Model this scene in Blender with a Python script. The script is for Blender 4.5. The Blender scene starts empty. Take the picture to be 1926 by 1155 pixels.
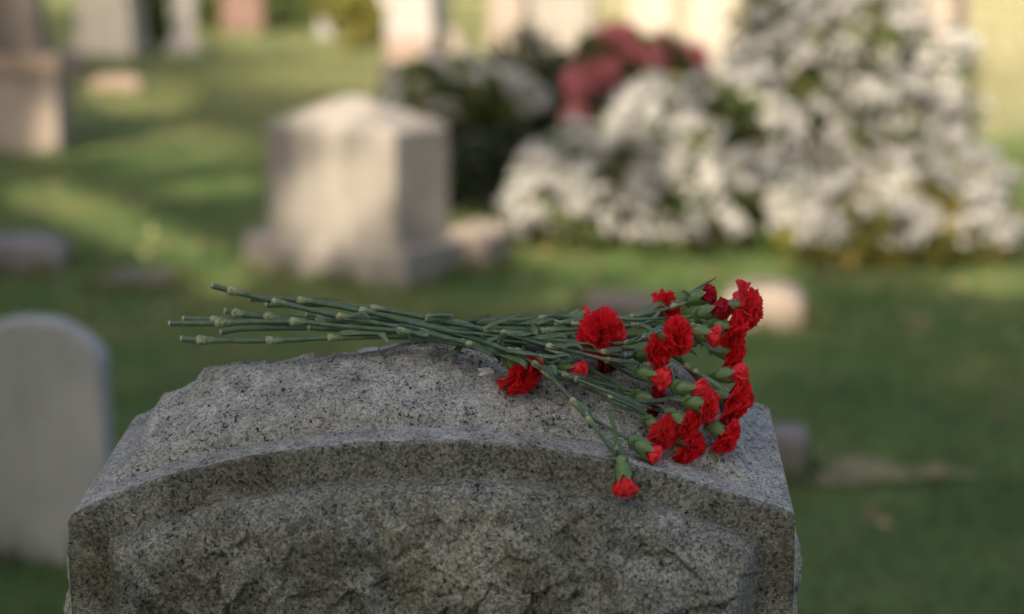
import bpy, bmesh, math, random
import numpy as np
from mathutils import Vector, Matrix, Euler

SC = bpy.context.scene
COL = SC.collection
R = math.radians
PI = math.pi

# ------------------------------------------------------------------ camera
CAM_Z, PITCH, LENS = 1.56, R(12.0), 60.0
cam_d = bpy.data.cameras.new('camera')
cam = bpy.data.objects.new('camera', cam_d); COL.objects.link(cam)
cam.location = (0, 0, CAM_Z); cam.rotation_euler = (R(90) - PITCH, 0, 0)
cam_d.lens = LENS; cam_d.sensor_width = 36; cam_d.sensor_fit = 'HORIZONTAL'
cam_d.clip_start = 0.05; cam_d.clip_end = 1500
cam_d.dof.use_dof = True; cam_d.dof.focus_distance = 1.745
cam_d.dof.aperture_fstop = 2.15; cam_d.dof.aperture_blades = 0
SC.camera = cam

# ------------------------------------------------------------------ sky, sun, exposure
SUN_EL = R(36.0)
SUN_AZ = math.atan2(-0.907, -0.42)             # horizontal direction towards the sun (behind the camera, to the left)
to_sun = Vector((math.cos(SUN_AZ) * math.cos(SUN_EL), math.sin(SUN_AZ) * math.cos(SUN_EL), math.sin(SUN_EL)))
world = bpy.data.worlds.new('World'); SC.world = world; world.use_nodes = True
wn = world.node_tree.nodes; wl = world.node_tree.links
bg = wn['Background']
sky = wn.new('ShaderNodeTexSky'); sky.sky_type = 'NISHITA'; sky.sun_disc = False
sky.sun_elevation = SUN_EL; sky.sun_rotation = math.atan2(to_sun.x, to_sun.y)
sky.air_density = 0.6; sky.dust_density = 6.0; sky.ozone_density = 0.0
wl.new(sky.outputs[0], bg.inputs[0]); bg.inputs[1].default_value = 0.15
sun_d = bpy.data.lights.new('sun', 'SUN'); sun = bpy.data.objects.new('sun', sun_d); COL.objects.link(sun)
sun_d.energy = 5.0; sun_d.angle = R(0.5); sun_d.color = (1.0, 0.84, 0.64)
sun.rotation_euler = to_sun.to_track_quat('Z', 'Y').to_euler(); sun.location = (-20, -25, 20)
SC.view_settings.view_transform = 'Standard'; SC.view_settings.look = 'None'
SC.view_settings.gamma = 1.0; SC.view_settings.use_curve_mapping = False
SC.view_settings.exposure = 1.12
SC.cycles.use_denoising = True
SC.cycles.max_bounces = 8; SC.cycles.transparent_max_bounces = 8

# ------------------------------------------------------------------ helpers
FPX = 1926 * LENS / 36.0
cp, sp = math.cos(PITCH), math.sin(PITCH)
def ray(px, py):
    a = (px - 963.0) / FPX; b = -(py - 577.5) / FPX
    return np.array([a, cp + b * sp, -sp + b * cp])
CAMP = np.array([0, 0, CAM_Z])
def at(px, py, Y):
    d = ray(px, py); return CAMP + d * (Y / d[1])

_rs = np.random.RandomState(7)
_LAT = _rs.rand(64, 64, 64).astype(np.float32)
def vnoise(p):
    """smooth value noise in -1..1 for an (N,3) array"""
    p = np.asarray(p, dtype=np.float64); i = np.floor(p).astype(int); f = p - i
    f = f * f * f * (f * (f * 6 - 15) + 10); i0 = i % 64; i1 = (i + 1) % 64
    def L(a, b, c): return _LAT[a, b, c]
    x0, y0, z0 = i0.T; x1, y1, z1 = i1.T; fx, fy, fz = f.T
    c00 = L(x0, y0, z0) * (1 - fx) + L(x1, y0, z0) * fx; c10 = L(x0, y1, z0) * (1 - fx) + L(x1, y1, z0) * fx
    c01 = L(x0, y0, z1) * (1 - fx) + L(x1, y0, z1) * fx; c11 = L(x0, y1, z1) * (1 - fx) + L(x1, y1, z1) * fx
    return ((c00 * (1 - fy) + c10 * fy) * (1 - fz) + (c01 * (1 - fy) + c11 * fy) * fz) * 2 - 1
def fbm(p, octs=4, gain=0.5):
    p = np.asarray(p, dtype=np.float64); r = 0; a = 1.0; n = 0
    for k in range(octs):
        r = r + a * vnoise(p * 2.03 ** k + 17.3 * k); n += a; a *= gain
    return r / n
def facets(p, seeds, normals, offs):
    """piecewise planar chips: height of the tilted plane of the nearest seed"""
    out = np.zeros(len(p))
    for s in range(0, len(p), 4000):
        q = p[s:s + 4000]; d = ((q[:, None, :] - seeds[None]) ** 2).sum(2); k = d.argmin(1)
        out[s:s + 4000] = ((q - seeds[k]) * normals[k]).sum(1) + offs[k]
    return out
def smooth(x): x = np.clip(x, 0, 1); return x * x * (3 - 2 * x)

def mesh_np(name, V, F, mat=None, smooth_=True, uv=None):
    V = np.asarray(V, dtype=np.float32); me = bpy.data.meshes.new(name)
    F = np.asarray(F, dtype=np.int32); n, k = F.shape
    me.vertices.add(len(V)); me.vertices.foreach_set('co', V.ravel())
    me.loops.add(n * k); me.loops.foreach_set('vertex_index', F.ravel())
    me.polygons.add(n); me.polygons.foreach_set('loop_start', np.arange(0, n * k, k, dtype=np.int32))
    me.polygons.foreach_set('loop_total', np.full(n, k, dtype=np.int32))
    me.polygons.foreach_set('use_smooth', np.full(n, smooth_, dtype=bool))
    if uv is not None:
        l = me.uv_layers.new(name='UVMap'); l.data.foreach_set('uv', np.asarray(uv, np.float32)[F.ravel()].ravel())
    me.update(calc_edges=True); me.validate()
    if mat: me.materials.append(mat)
    return me
def link(name, me, parent=None, loc=None, rot=None):
    o = bpy.data.objects.new(name, me); COL.objects.link(o)
    if parent is not None: o.parent = parent
    if loc is not None: o.location = loc
    if rot is not None: o.rotation_euler = rot
    return o
def empty(name, loc=(0, 0, 0), rz=0.0):
    o = bpy.data.objects.new(name, None); COL.objects.link(o); o.location = loc; o.rotation_euler = (0, 0, rz)
    o.empty_display_size = 0.1; return o
def tag(o, label=None, cat=None, group=None, kind=None):
    if label: o['label'] = label
    if cat: o['category'] = cat
    if group: o['group'] = group
    if kind: o['kind'] = kind
    return o
def grid_faces(nu, nv, off=0, flip=False):
    i = np.arange(nu - 1)[:, None]; j = np.arange(nv - 1)[None]
    a = (i * nv + j).ravel() + off
    f = np.stack([a, a + nv, a + nv + 1, a + 1], 1)
    return f[:, ::-1] if flip else f
class Acc:
    def __init__(s): s.V = []; s.F = []; s.U = []; s.n = 0
    def add(s, V, F, U=None):
        V = np.asarray(V); s.V.append(V); s.F.append(np.asarray(F) + s.n); s.n += len(V)
        s.U.append(np.zeros((len(V), 2)) if U is None else U)
    def mesh(s, name, mat, sm=True):
        return mesh_np(name, np.concatenate(s.V), np.concatenate(s.F), mat, sm, np.concatenate(s.U))

# ------------------------------------------------------------------ materials
def new_mat(name):
    m = bpy.data.materials.new(name); m.use_nodes = True
    nt = m.node_tree; b = nt.nodes['Principled BSDF']; return m, nt, b
def N(nt, t, **kw):
    n = nt.nodes.new(t)
    for k, v in kw.items():
        if k in n.inputs: n.inputs[k].default_value = v
        else: setattr(n, k, v)
    return n
def ramp(nt, src, stops, interp='LINEAR'):
    r = nt.nodes.new('ShaderNodeValToRGB'); r.color_ramp.interpolation = interp
    e = r.color_ramp.elements
    while len(e) < len(stops): e.new(0.5)
    for k, (p, c) in enumerate(stops):
        e[k].position = p; e[k].color = (c[0], c[1], c[2], 1) if isinstance(c, tuple) else (c, c, c, 1)
    nt.links.new(src, r.inputs[0]); return r
def mix(nt, fac, a, b, mode='MIX'):
    m = nt.nodes.new('ShaderNodeMix'); m.data_type = 'RGBA'; m.blend_type = mode
    for sock, v in ((m.inputs[0], fac), (m.inputs[6], a), (m.inputs[7], b)):
        if isinstance(v, bpy.types.NodeSocket): nt.links.new(v, sock)
        elif isinstance(v, (int, float)): sock.default_value = v
        else: sock.default_value = (v[0], v[1], v[2], 1)
    return m.outputs[2]
def bump(nt, b, h, strength, dist, prev=None):
    n = nt.nodes.new('ShaderNodeBump'); n.inputs['Strength'].default_value = strength; n.inputs['Distance'].default_value = dist
    nt.links.new(h, n.inputs['Height'])
    if prev is not None: nt.links.new(prev, n.inputs['Normal'])
    nt.links.new(n.outputs[0], b.inputs['Normal']); return n.outputs[0]

def granite(name, light, mid, fleck, stain, stain_amt, grain=395.0, fleck_amt=0.40, bumpk=1.0):
    m, nt, b = new_mat(name)
    tc = N(nt, 'ShaderNodeTexCoord').outputs['Object']
    # break the cells up a little
    wob = N(nt, 'ShaderNodeTexNoise', Scale=grain * 0.9, Detail=2.0); nt.links.new(tc, wob.inputs['Vector'])
    va = nt.nodes.new('ShaderNodeVectorMath'); va.operation = 'MULTIPLY_ADD'
    nt.links.new(wob.outputs['Color'], va.inputs[0]); va.inputs[1].default_value = (0.0022,) * 3; nt.links.new(tc, va.inputs[2])
    vec = va.outputs[0]
    v1 = N(nt, 'ShaderNodeTexVoronoi', Scale=grain); nt.links.new(vec, v1.inputs['Vector'])
    sep = nt.nodes.new('ShaderNodeSeparateColor'); nt.links.new(v1.outputs['Color'], sep.inputs[0])
    c1 = ramp(nt, sep.outputs[0], [(0.0, tuple(x * 0.62 for x in mid)), (0.35, mid), (0.7, tuple((p + q) / 2 for p, q in zip(mid, light))), (1.0, light)])
    # a fine salt of quartz
    n2 = N(nt, 'ShaderNodeTexNoise', Scale=grain * 2.2, Detail=3.0, Roughness=0.7); nt.links.new(tc, n2.inputs['Vector'])
    q = ramp(nt, n2.outputs[0], [(0.38, 0.66), (0.62, 1.20)])
    col = mix(nt, 1.0, c1.outputs[0], q.outputs[0], 'MULTIPLY')
    # warm grains
    gw = ramp(nt, sep.outputs[1], [(0.80, 0.0), (0.9, 1.0)])
    gwf = nt.nodes.new('ShaderNodeMath'); gwf.operation = 'MULTIPLY'; gwf.inputs[1].default_value = 0.35; nt.links.new(gw.outputs[0], gwf.inputs[0])
    col = mix(nt, gwf.outputs[0], col, (light[0] * 1.0, light[1] * 0.86, light[2] * 0.62))
    # dark mica flecks at two sizes
    f1 = N(nt, 'ShaderNodeTexNoise', Scale=grain * 0.50, Detail=3.5, Roughness=0.62, Distortion=0.5); nt.links.new(tc, f1.inputs['Vector'])
    lf = N(nt, 'ShaderNodeTexNoise', Scale=38.0, Detail=4.0); nt.links.new(tc, lf.inputs['Vector'])
    ad = nt.nodes.new('ShaderNodeMath'); ad.operation = 'MULTIPLY_ADD'; ad.inputs[1].default_value = 0.22; nt.links.new(lf.outputs[0], ad.inputs[0])
    sb = nt.nodes.new('ShaderNodeMath'); sb.operation = 'SUBTRACT'; sb.inputs[1].default_value = 0.11; nt.links.new(f1.outputs[0], sb.inputs[0]); nt.links.new(sb.outputs[0], ad.inputs[2])
    bl = ramp(nt, lf.outputs[0], [(0.3, 0.72), (0.7, 1.22)]); col = mix(nt, 1.0, col, bl.outputs[0], 'MULTIPLY')
    k1 = ramp(nt, ad.outputs[0], [(fleck_amt - 0.025, 1.0), (fleck_amt + 0.02, 0.0)])
    f2 = N(nt, 'ShaderNodeTexNoise', Scale=grain * 1.05, Detail=2.0); nt.links.new(tc, f2.inputs['Vector'])
    k2 = ramp(nt, f2.outputs[0], [(fleck_amt - 0.04, 0.8), (fleck_amt, 0.0)])
    kk = nt.nodes.new('ShaderNodeMath'); kk.operation = 'MAXIMUM'; nt.links.new(k1.outputs[0], kk.inputs[0]); nt.links.new(k2.outputs[0], kk.inputs[1])
    col = mix(nt, kk.outputs[0], col, fleck)
    # weather stains of their own shape
    s1 = N(nt, 'ShaderNodeTexNoise', Scale=9.0, Detail=6.0, Roughness=0.65); nt.links.new(tc, s1.inputs['Vector'])
    sr = ramp(nt, s1.outputs[0], [(0.40, 0.0), (0.68, stain_amt)])
    col = mix(nt, sr.outputs[0], col, mix(nt, 1.0, col, stain, 'MULTIPLY'))
    nt.links.new(col, b.inputs['Base Color']); b.inputs['Roughness'].default_value = 0.82
    b.inputs['Specular IOR Level'].default_value = 0.35
    h1 = bump(nt, b, n2.outputs[0], 0.5 * bumpk, 0.0012)
    h2 = bump(nt, b, f1.outputs[0], 0.7 * bumpk, 0.0022, h1)
    return m
M = {}
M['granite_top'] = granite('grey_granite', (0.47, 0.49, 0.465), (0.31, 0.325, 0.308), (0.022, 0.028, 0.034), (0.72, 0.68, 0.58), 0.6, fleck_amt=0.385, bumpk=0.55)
M['granite_front'] = granite('shaded_weathered_granite', (0.345, 0.36, 0.328), (0.168, 0.176, 0.157), (0.02, 0.022, 0.02), (0.50, 0.48, 0.38), 0.95, fleck_amt=0.395, bumpk=0.6)  # weathered front granite; base also darkened in place of weaker light there

def plain_stone(name, col, var=0.12, rough=0.75, streak=0.25, scale=6.0, speck=120.0):
    m, nt, b = new_mat(name)
    tc = N(nt, 'ShaderNodeTexCoord').outputs['Object']
    a = N(nt, 'ShaderNodeTexNoise', Scale=scale, Detail=6.0, Roughness=0.6); nt.links.new(tc, a.inputs['Vector'])
    mp = N(nt, 'ShaderNodeMapping'); mp.inputs['Scale'].default_value = (9, 9, 0.9); nt.links.new(tc, mp.inputs['Vector'])
    s = N(nt, 'ShaderNodeTexNoise', Scale=1.6, Detail=5.0); nt.links.new(mp.outputs[0], s.inputs['Vector'])
    g = N(nt, 'ShaderNodeTexNoise', Scale=speck, Detail=3.0); nt.links.new(tc, g.inputs['Vector'])
    r1 = ramp(nt, a.outputs[0], [(0.3, 1 - var), (0.7, 1 + var)])
    r2 = ramp(nt, s.outputs[0], [(0.35, 1.0 - streak), (0.6, 1.0)])
    r3 = ramp(nt, g.outputs[0], [(0.35, 0.85), (0.65, 1.12)])
    c = mix(nt, 1.0, col, r1.outputs[0], 'MULTIPLY'); c = mix(nt, 1.0, c, r2.outputs[0], 'MULTIPLY'); c = mix(nt, 1.0, c, r3.outputs[0], 'MULTIPLY')
    nt.links.new(c, b.inputs['Base Color']); b.inputs['Roughness'].default_value = rough
    bump(nt, b, g.outputs[0], 0.4, 0.003); return m
M['tan_granite'] = plain_stone('tan_granite', (0.235, 0.218, 0.193))
M['marble'] = plain_stone('weathered_marble', (0.31, 0.325, 0.312), streak=0.20)
M['cream_stone'] = plain_stone('cream_stone', (0.33, 0.30, 0.25))
M['pink_stone'] = plain_stone('pink_granite', (0.27, 0.225, 0.185))
M['grey_stone'] = plain_stone('grey_stone', (0.30, 0.285, 0.27))
M['brown_stone'] = plain_stone('brown_stone', (0.25, 0.185, 0.14))
M['dark_stone'] = plain_stone('dark_stone', (0.10, 0.085, 0.07))
M['dusk_stone'] = plain_stone('dark_grey_stone', (0.15, 0.145, 0.14))
M['earth_stone'] = plain_stone('dull_brown_stone', (0.15, 0.12, 0.095))
M['red_stone'] = plain_stone('red_sandstone', (0.15, 0.09, 0.07))

def leafy(name, cols, trans=0.35, rough=0.5, island=True, spec=0.4, patch=0.0):
    """leaf material: colour varies per leaf, part of the light passes through"""
    m, nt, b = new_mat(name)
    if island:
        g = nt.nodes.new('ShaderNodeNewGeometry'); src = g.outputs['Random Per Island']
    else:
        tc = N(nt, 'ShaderNodeTexCoord').outputs['Object']
        t = N(nt, 'ShaderNodeTexNoise', Scale=60.0, Detail=4.0); nt.links.new(tc, t.inputs['Vector']); src = t.outputs[0]
    if patch:                       # drier and lusher patches
        tc = N(nt, 'ShaderNodeTexCoord').outputs['Object']; t = N(nt, 'ShaderNodeTexNoise', Scale=patch, Detail=5.0); nt.links.new(tc, t.inputs['Vector'])
        mr = N(nt, 'ShaderNodeMapRange'); nt.links.new(t.outputs[0], mr.inputs[0]); mr.inputs[1].default_value = 0.36; mr.inputs[2].default_value = 0.66
        mm = nt.nodes.new('ShaderNodeMix'); mm.inputs[0].default_value = 0.55; nt.links.new(src, mm.inputs[2]); nt.links.new(mr.outputs[0], mm.inputs[3]); src = mm.outputs[0]
    n = len(cols); lo, hi = (0.0, 1.0) if island else (0.3, 0.7)
    c = ramp(nt, src, [(lo + (hi - lo) * k / max(1, n - 1), cols[k]) for k in range(n)])
    nt.links.new(c.outputs[0], b.inputs['Base Color']); b.inputs['Roughness'].default_value = rough
    b.inputs['Specular IOR Level'].default_value = spec
    if trans > 0:
        tr = nt.nodes.new('ShaderNodeBsdfTranslucent'); nt.links.new(c.outputs[0], tr.inputs['Color'])
        ms = nt.nodes.new('ShaderNodeMixShader'); ms.inputs[0].default_value = trans
        nt.links.new(b.outputs[0], ms.inputs[1]); nt.links.new(tr.outputs[0], ms.inputs[2])
        nt.links.new(ms.outputs[0], nt.nodes['Material Output'].inputs[0])
    return m
M['grass'] = leafy('grass_blades', [(0.054, 0.112, 0.032), (0.094, 0.160, 0.046), (0.172, 0.200, 0.072), (0.29, 0.26, 0.125)], 0.5, 0.55, patch=1.3)
M['sunlit_grass'] = leafy('sunlit_grass_blades', [(0.18, 0.22, 0.09), (0.28, 0.28, 0.14), (0.38, 0.34, 0.20), (0.46, 0.40, 0.27)], 0.5, 0.6)  # paler, yellower palette stands for strong sun on the far lawn
M['far_grass'] = leafy('far_grass_blades', [(0.085, 0.115, 0.040), (0.14, 0.165, 0.060), (0.21, 0.215, 0.090), (0.29, 0.265, 0.125)], 0.5, 0.6, patch=0.7)
M['tree_leaf'] = leafy('tree_leaf', [(0.04, 0.075, 0.015), (0.07, 0.11, 0.025), (0.10, 0.13, 0.03)], 0.30)
M['shrub_leaf'] = leafy('shrub_leaf', [(0.03, 0.055, 0.016), (0.06, 0.10, 0.026), (0.11, 0.14, 0.036), (0.18, 0.17, 0.05)], 0.3)
M['shrub_leaf2'] = leafy('yellowing_shrub_leaf', [(0.05, 0.08, 0.02), (0.12, 0.15, 0.03), (0.24, 0.22, 0.05), (0.34, 0.25, 0.06)], 0.35)
M['dark_leaf'] = leafy('evergreen_leaf', [(0.012, 0.022, 0.010), (0.022, 0.035, 0.014), (0.035, 0.05, 0.018)], 0.15)
M['white_blossom'] = leafy('white_blossom', [(0.42, 0.43, 0.41), (0.51, 0.51, 0.49), (0.60, 0.59, 0.57)], 0.30, 0.6, spec=0.2)
M['red_blossom'] = leafy('crimson_blossom', [(0.40, 0.09, 0.11), (0.56, 0.18, 0.20), (0.68, 0.30, 0.31)], 0.30, 0.6, spec=0.2)
def bark_mat():
    m, nt, b = new_mat('bark')
    tc = N(nt, 'ShaderNodeTexCoord').outputs['Object']
    mp = N(nt, 'ShaderNodeMapping'); mp.inputs['Scale'].default_value = (12, 12, 2.5); nt.links.new(tc, mp.inputs['Vector'])
    a = N(nt, 'ShaderNodeTexNoise', Scale=2.0, Detail=6.0); nt.links.new(mp.outputs[0], a.inputs['Vector'])
    c = ramp(nt, a.outputs[0], [(0.3, (0.03, 0.023, 0.017)), (0.7, (0.13, 0.10, 0.075))])
    nt.links.new(c.outputs[0], b.inputs['Base Color']); b.inputs['Roughness'].default_value = 0.9
    bump(nt, b, a.outputs[0], 0.9, 0.03); return m
M['bark'] = bark_mat()
def lawn_mat():
    m, nt, b = new_mat('lawn')
    tc = N(nt, 'ShaderNodeTexCoord').outputs['Object']
    a = N(nt, 'ShaderNodeTexNoise', Scale=0.55, Detail=7.0, Roughness=0.62); nt.links.new(tc, a.inputs['Vector'])
    f = N(nt, 'ShaderNodeTexNoise', Scale=22.0, Detail=6.0, Roughness=0.7); nt.links.new(tc, f.inputs['Vector'])
    c = ramp(nt, a.outputs[0], [(0.32, (0.050, 0.102, 0.030)), (0.47, (0.090, 0.150, 0.046)), (0.62, (0.175, 0.185, 0.072)), (0.75, (0.26, 0.225, 0.110))])
    r = ramp(nt, f.outputs[0], [(0.3, 0.55), (0.7, 1.3)])
    sx = nt.nodes.new('ShaderNodeSeparateXYZ'); nt.links.new(tc, sx.inputs[0])
    mr = N(nt, 'ShaderNodeMapRange'); nt.links.new(sx.outputs[1], mr.inputs[0]); mr.inputs[1].default_value = 11.0; mr.inputs[2].default_value = 24.0
    mx = N(nt, 'ShaderNodeMapRange'); nt.links.new(sx.outputs[0], mx.inputs[0]); mx.inputs[1].default_value = -3.0; mx.inputs[2].default_value = 3.5; mx.inputs[3].default_value = 0.15
    my = nt.nodes.new('ShaderNodeMath'); my.operation = 'MULTIPLY'; nt.links.new(mr.outputs[0], my.inputs[0]); nt.links.new(mx.outputs[0], my.inputs[1])
    dry = mix(nt, my.outputs[0], c.outputs[0], mix(nt, a.outputs[0], (0.34, 0.33, 0.17), (0.46, 0.41, 0.26)))  # far right lawn coloured lighter, sunlight put into the base colour
    col = mix(nt, 1.0, dry, r.outputs[0], 'MULTIPLY')
    nt.links.new(col, b.inputs['Base Color']); b.inputs['Roughness'].default_value = 0.9; b.inputs['Specular IOR Level'].default_value = 0.15
    bump(nt, b, f.outputs[0], 0.8, 0.04); return m
M['lawn'] = lawn_mat()
M['soil'] = plain_stone('dry_soil', (0.165, 0.15, 0.07), var=0.45, streak=0.0, scale=9.0)
M['straw'] = plain_stone('dry_straw', (0.50, 0.40, 0.22), streak=0.0)
M['splash'] = plain_stone('white_splash', (0.85, 0.85, 0.82), var=0.05, streak=0.0, scale=200, speck=900)

def green_mat(name, a, b_, rough=0.45, scale=90.0, bloom=0.3):
    """waxy grey-green stem or calyx skin"""
    m, nt, b = new_mat(name)
    tc = N(nt, 'ShaderNodeTexCoord').outputs['Object']
    n1 = N(nt, 'ShaderNodeTexNoise', Scale=scale, Detail=5.0, Roughness=0.6); nt.links.new(tc, n1.inputs['Vector'])
    n2 = N(nt, 'ShaderNodeTexNoise', Scale=scale * 9, Detail=3.0); nt.links.new(tc, n2.inputs['Vector'])
    c = ramp(nt, n1.outputs[0], [(0.32, a), (0.68, b_)])
    wx = ramp(nt, n2.outputs[0], [(0.45, 0.0), (0.75, bloom)])
    col = mix(nt, wx.outputs[0], c.outputs[0], (0.30, 0.37, 0.31))
    nt.links.new(col, b.inputs['Base Color']); b.inputs['Roughness'].default_value = rough
    b.inputs['Specular IOR Level'].default_value = 0.45
    b.inputs['Subsurface Weight'].default_value = 0.0
    bump(nt, b, n2.outputs[0], 0.15, 0.0006); return m
M['stem'] = green_mat('carnation_stem', (0.036, 0.080, 0.040), (0.085, 0.148, 0.078), bloom=0.22)
M['branch'] = green_mat('carnation_branch', (0.058, 0.115, 0.060), (0.115, 0.190, 0.105), bloom=0.22)
M['leaf'] = green_mat('carnation_leaf', (0.060, 0.115, 0.055), (0.115, 0.190, 0.100), 0.5, bloom=0.22)
M['leaf_dark'] = green_mat('carnation_leaf_dark', (0.030, 0.055, 0.030), (0.055, 0.090, 0.045), 0.5)
def calyx_mat():
    m, nt, b = new_mat('carnation_calyx')
    uv = N(nt, 'ShaderNodeUVMap').outputs[0]; s = nt.nodes.new('ShaderNodeSeparateXYZ'); nt.links.new(uv, s.inputs[0])
    tc = N(nt, 'ShaderNodeTexCoord').outputs['Object']
    n1 = N(nt, 'ShaderNodeTexNoise', Scale=160.0, Detail=4.0); nt.links.new(tc, n1.inputs['Vector'])
    c = ramp(nt, s.outputs[1], [(0.0, (0.14, 0.215, 0.10)), (0.35, (0.115, 0.20, 0.068)), (0.78, (0.095, 0.168, 0.052)), (0.93, (0.13, 0.19, 0.07)), (1.0, (0.42, 0.40, 0.24))])
    r = ramp(nt, n1.outputs[0], [(0.3, 0.72), (0.7, 1.2)])
    col = mix(nt, 1.0, c.outputs[0], r.outputs[0], 'MULTIPLY')
    nt.links.new(col, b.inputs['Base Color']); b.inputs['Roughness'].default_value = 0.42
    return m
M['calyx'] = calyx_mat()
def node_mat():
    m, nt, b = new_mat('stem_node')
    uv = N(nt, 'ShaderNodeUVMap').outputs[0]; s = nt.nodes.new('ShaderNodeSeparateXYZ'); nt.links.new(uv, s.inputs[0])
    tc = N(nt, 'ShaderNodeTexCoord').outputs['Object']
    n1 = N(nt, 'ShaderNodeTexNoise', Scale=260.0, Detail=5.0, Roughness=0.7); nt.links.new(tc, n1.inputs['Vector'])
    c = ramp(nt, s.outputs[1], [(0.0, (0.16, 0.22, 0.12)), (0.16, (0.36, 0.37, 0.22)), (0.42, (0.36, 0.39, 0.23)), (0.72, (0.19, 0.26, 0.12)), (1.0, (0.10, 0.165, 0.095))])
    r = ramp(nt, n1.outputs[0], [(0.36, 0.45), (0.55, 1.1)])
    col = mix(nt, 1.0, c.outputs[0], r.outputs[0], 'MULTIPLY')
    nt.links.new(col, b.inputs['Base Color']); b.inputs['Roughness'].default_value = 0.6
    bump(nt, b, n1.outputs[0], 0.35, 0.001); return m
M['node'] = node_mat()
M['cut'] = plain_stone('cut_stem_end', (0.42, 0.44, 0.30), streak=0, scale=300, speck=900)
def petal_mat(name, deep, bright, edge, root=(0.42, 0.02, 0.025)):  # dark default root: shade of the inner folds put into the colour
    m, nt, b = new_mat(name)
    uv = N(nt, 'ShaderNodeUVMap').outputs[0]; s = nt.nodes.new('ShaderNodeSeparateXYZ'); nt.links.new(uv, s.inputs[0])
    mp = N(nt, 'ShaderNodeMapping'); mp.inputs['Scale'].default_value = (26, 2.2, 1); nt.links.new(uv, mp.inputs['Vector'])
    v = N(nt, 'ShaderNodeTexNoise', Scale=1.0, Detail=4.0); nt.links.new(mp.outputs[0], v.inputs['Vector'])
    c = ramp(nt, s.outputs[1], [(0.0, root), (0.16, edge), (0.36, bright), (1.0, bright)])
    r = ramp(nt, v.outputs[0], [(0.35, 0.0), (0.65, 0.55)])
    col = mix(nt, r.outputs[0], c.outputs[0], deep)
    nt.links.new(col, b.inputs['Base Color']); b.inputs['Roughness'].default_value = 0.55
    b.inputs['Specular IOR Level'].default_value = 0.22
    b.inputs['Sheen Weight'].default_value = 0.05
    bump(nt, b, v.outputs[0], 0.25, 0.0007)
    tr = nt.nodes.new('ShaderNodeBsdfTranslucent'); nt.links.new(col, tr.inputs['Color'])
    ms = nt.nodes.new('ShaderNodeMixShader'); ms.inputs[0].default_value = 0.34
    nt.links.new(b.outputs[0], ms.inputs[1]); nt.links.new(tr.outputs[0], ms.inputs[2])
    nt.links.new(ms.outputs[0], nt.nodes['Material Output'].inputs[0]); return m
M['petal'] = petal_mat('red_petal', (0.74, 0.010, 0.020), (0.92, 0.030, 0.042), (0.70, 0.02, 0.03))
M['petal_light'] = petal_mat('bright_red_petal', (0.82, 0.022, 0.035), (0.95, 0.060, 0.075), (0.95, 0.20, 0.20), (0.85, 0.45, 0.42))
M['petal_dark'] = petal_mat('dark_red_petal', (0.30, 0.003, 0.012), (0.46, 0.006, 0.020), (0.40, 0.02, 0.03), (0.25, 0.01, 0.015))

# ------------------------------------------------------------------ ground
def gheight(x, y):
    x = np.asarray(x, float); y = np.asarray(y, float)
    w = smooth((np.hypot(x, y) - 5.0) / 6.0)
    p = np.stack([x * 0.23 + 3.1, y * 0.20 + 8.7, np.zeros_like(x)], -1).reshape(-1, 3)
    q = np.stack([x * 1.1 + 3.1, y * 0.9 + 8.7, np.zeros_like(x) + 4], -1).reshape(-1, 3)
    n = vnoise(p).reshape(x.shape); n2 = vnoise(q).reshape(x.shape)
    return w * (0.10 * n) + 0.015 * n2
def ground_at(px, py):
    d = ray(px, py); z = 0.0
    for _ in range(8):
        k = (z - CAM_Z) / d[2]; P = CAMP + d * k; z = float(gheight(P[0], P[1]))
    P[2] = z; return P
def axis_depth(P): return P[1] * cp - (P[2] - CAM_Z) * sp
def pxm(P): return axis_depth(P) / FPX        # metres per photograph pixel at P

def axis_vals(lim, fine, step):
    a = np.arange(-fine, fine + 1e-6, step); g = fine * (lim / fine) ** (np.arange(1, 16) / 15.0)
    return np.concatenate([-g[::-1], a, g])
xs = axis_vals(500, 16, 0.4); ys = axis_vals(500, 30, 0.4) + 12
X, Y = np.meshgrid(xs, ys, indexing='ij')
gm = mesh_np('lawn', np.stack([X, Y, gheight(X, Y)], -1).reshape(-1, 3), grid_faces(len(xs), len(ys)), M['lawn'])
tag(link('ground', gm), kind='structure')

# ------------------------------------------------------------------ where the low sun reaches the ground (gaps in the tree crowns)
S_H = np.array([math.cos(SUN_AZ), math.sin(SUN_AZ), 0.0]); SV = np.array(to_sun)
U_AX = np.array([S_H[1], -S_H[0], 0.0]); V_AX = np.cross(SV, U_AX); V_AX = V_AX / np.linalg.norm(V_AX)
if V_AX[2] < 0: V_AX = -V_AX
CELL = 0.06; U0, V0, NU, NV = -12.0, -4.0, 760, 400
gap = np.zeros((NU, NV), np.float32)
_g = np.random.RandomState(3)
def open_gap(px, py, rx, ry, Y=None, k=1.0, n=2600, rot=0.0):
    r = np.sqrt(_g.rand(n)); a = _g.rand(n) * 2 * PI
    dx = rx * r * np.cos(a); dy = ry * r * np.sin(a); c, s = math.cos(R(rot)), math.sin(R(rot))
    for x, y in zip(px + dx * c - dy * s, py + dx * s + dy * c):
        P = at(x, y, Y) if Y else ground_at2(x, y)
        if P is None: continue
        i = int((P @ U_AX - U0) / CELL); j = int((P @ V_AX - V0) / CELL)
        if 1 <= i < NU - 1 and 1 <= j < NV - 1:
            w = 1 if Y is None else 0; gap[i - w:i + w + 1, j - w:j + w + 1] = np.maximum(gap[i - w:i + w + 1, j - w:j + w + 1], k)
def ground_at2(px, py):
    d = ray(px, py)
    if d[2] > -0.015: return None
    return CAMP + d * (-CAM_Z / d[2])
for f in np.linspace(0, 1, 7):                       # the long streak on the left lawn
    open_gap(90 + f * 345, 366 + f * 160, 48, 15, n=1500, rot=25)
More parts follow.
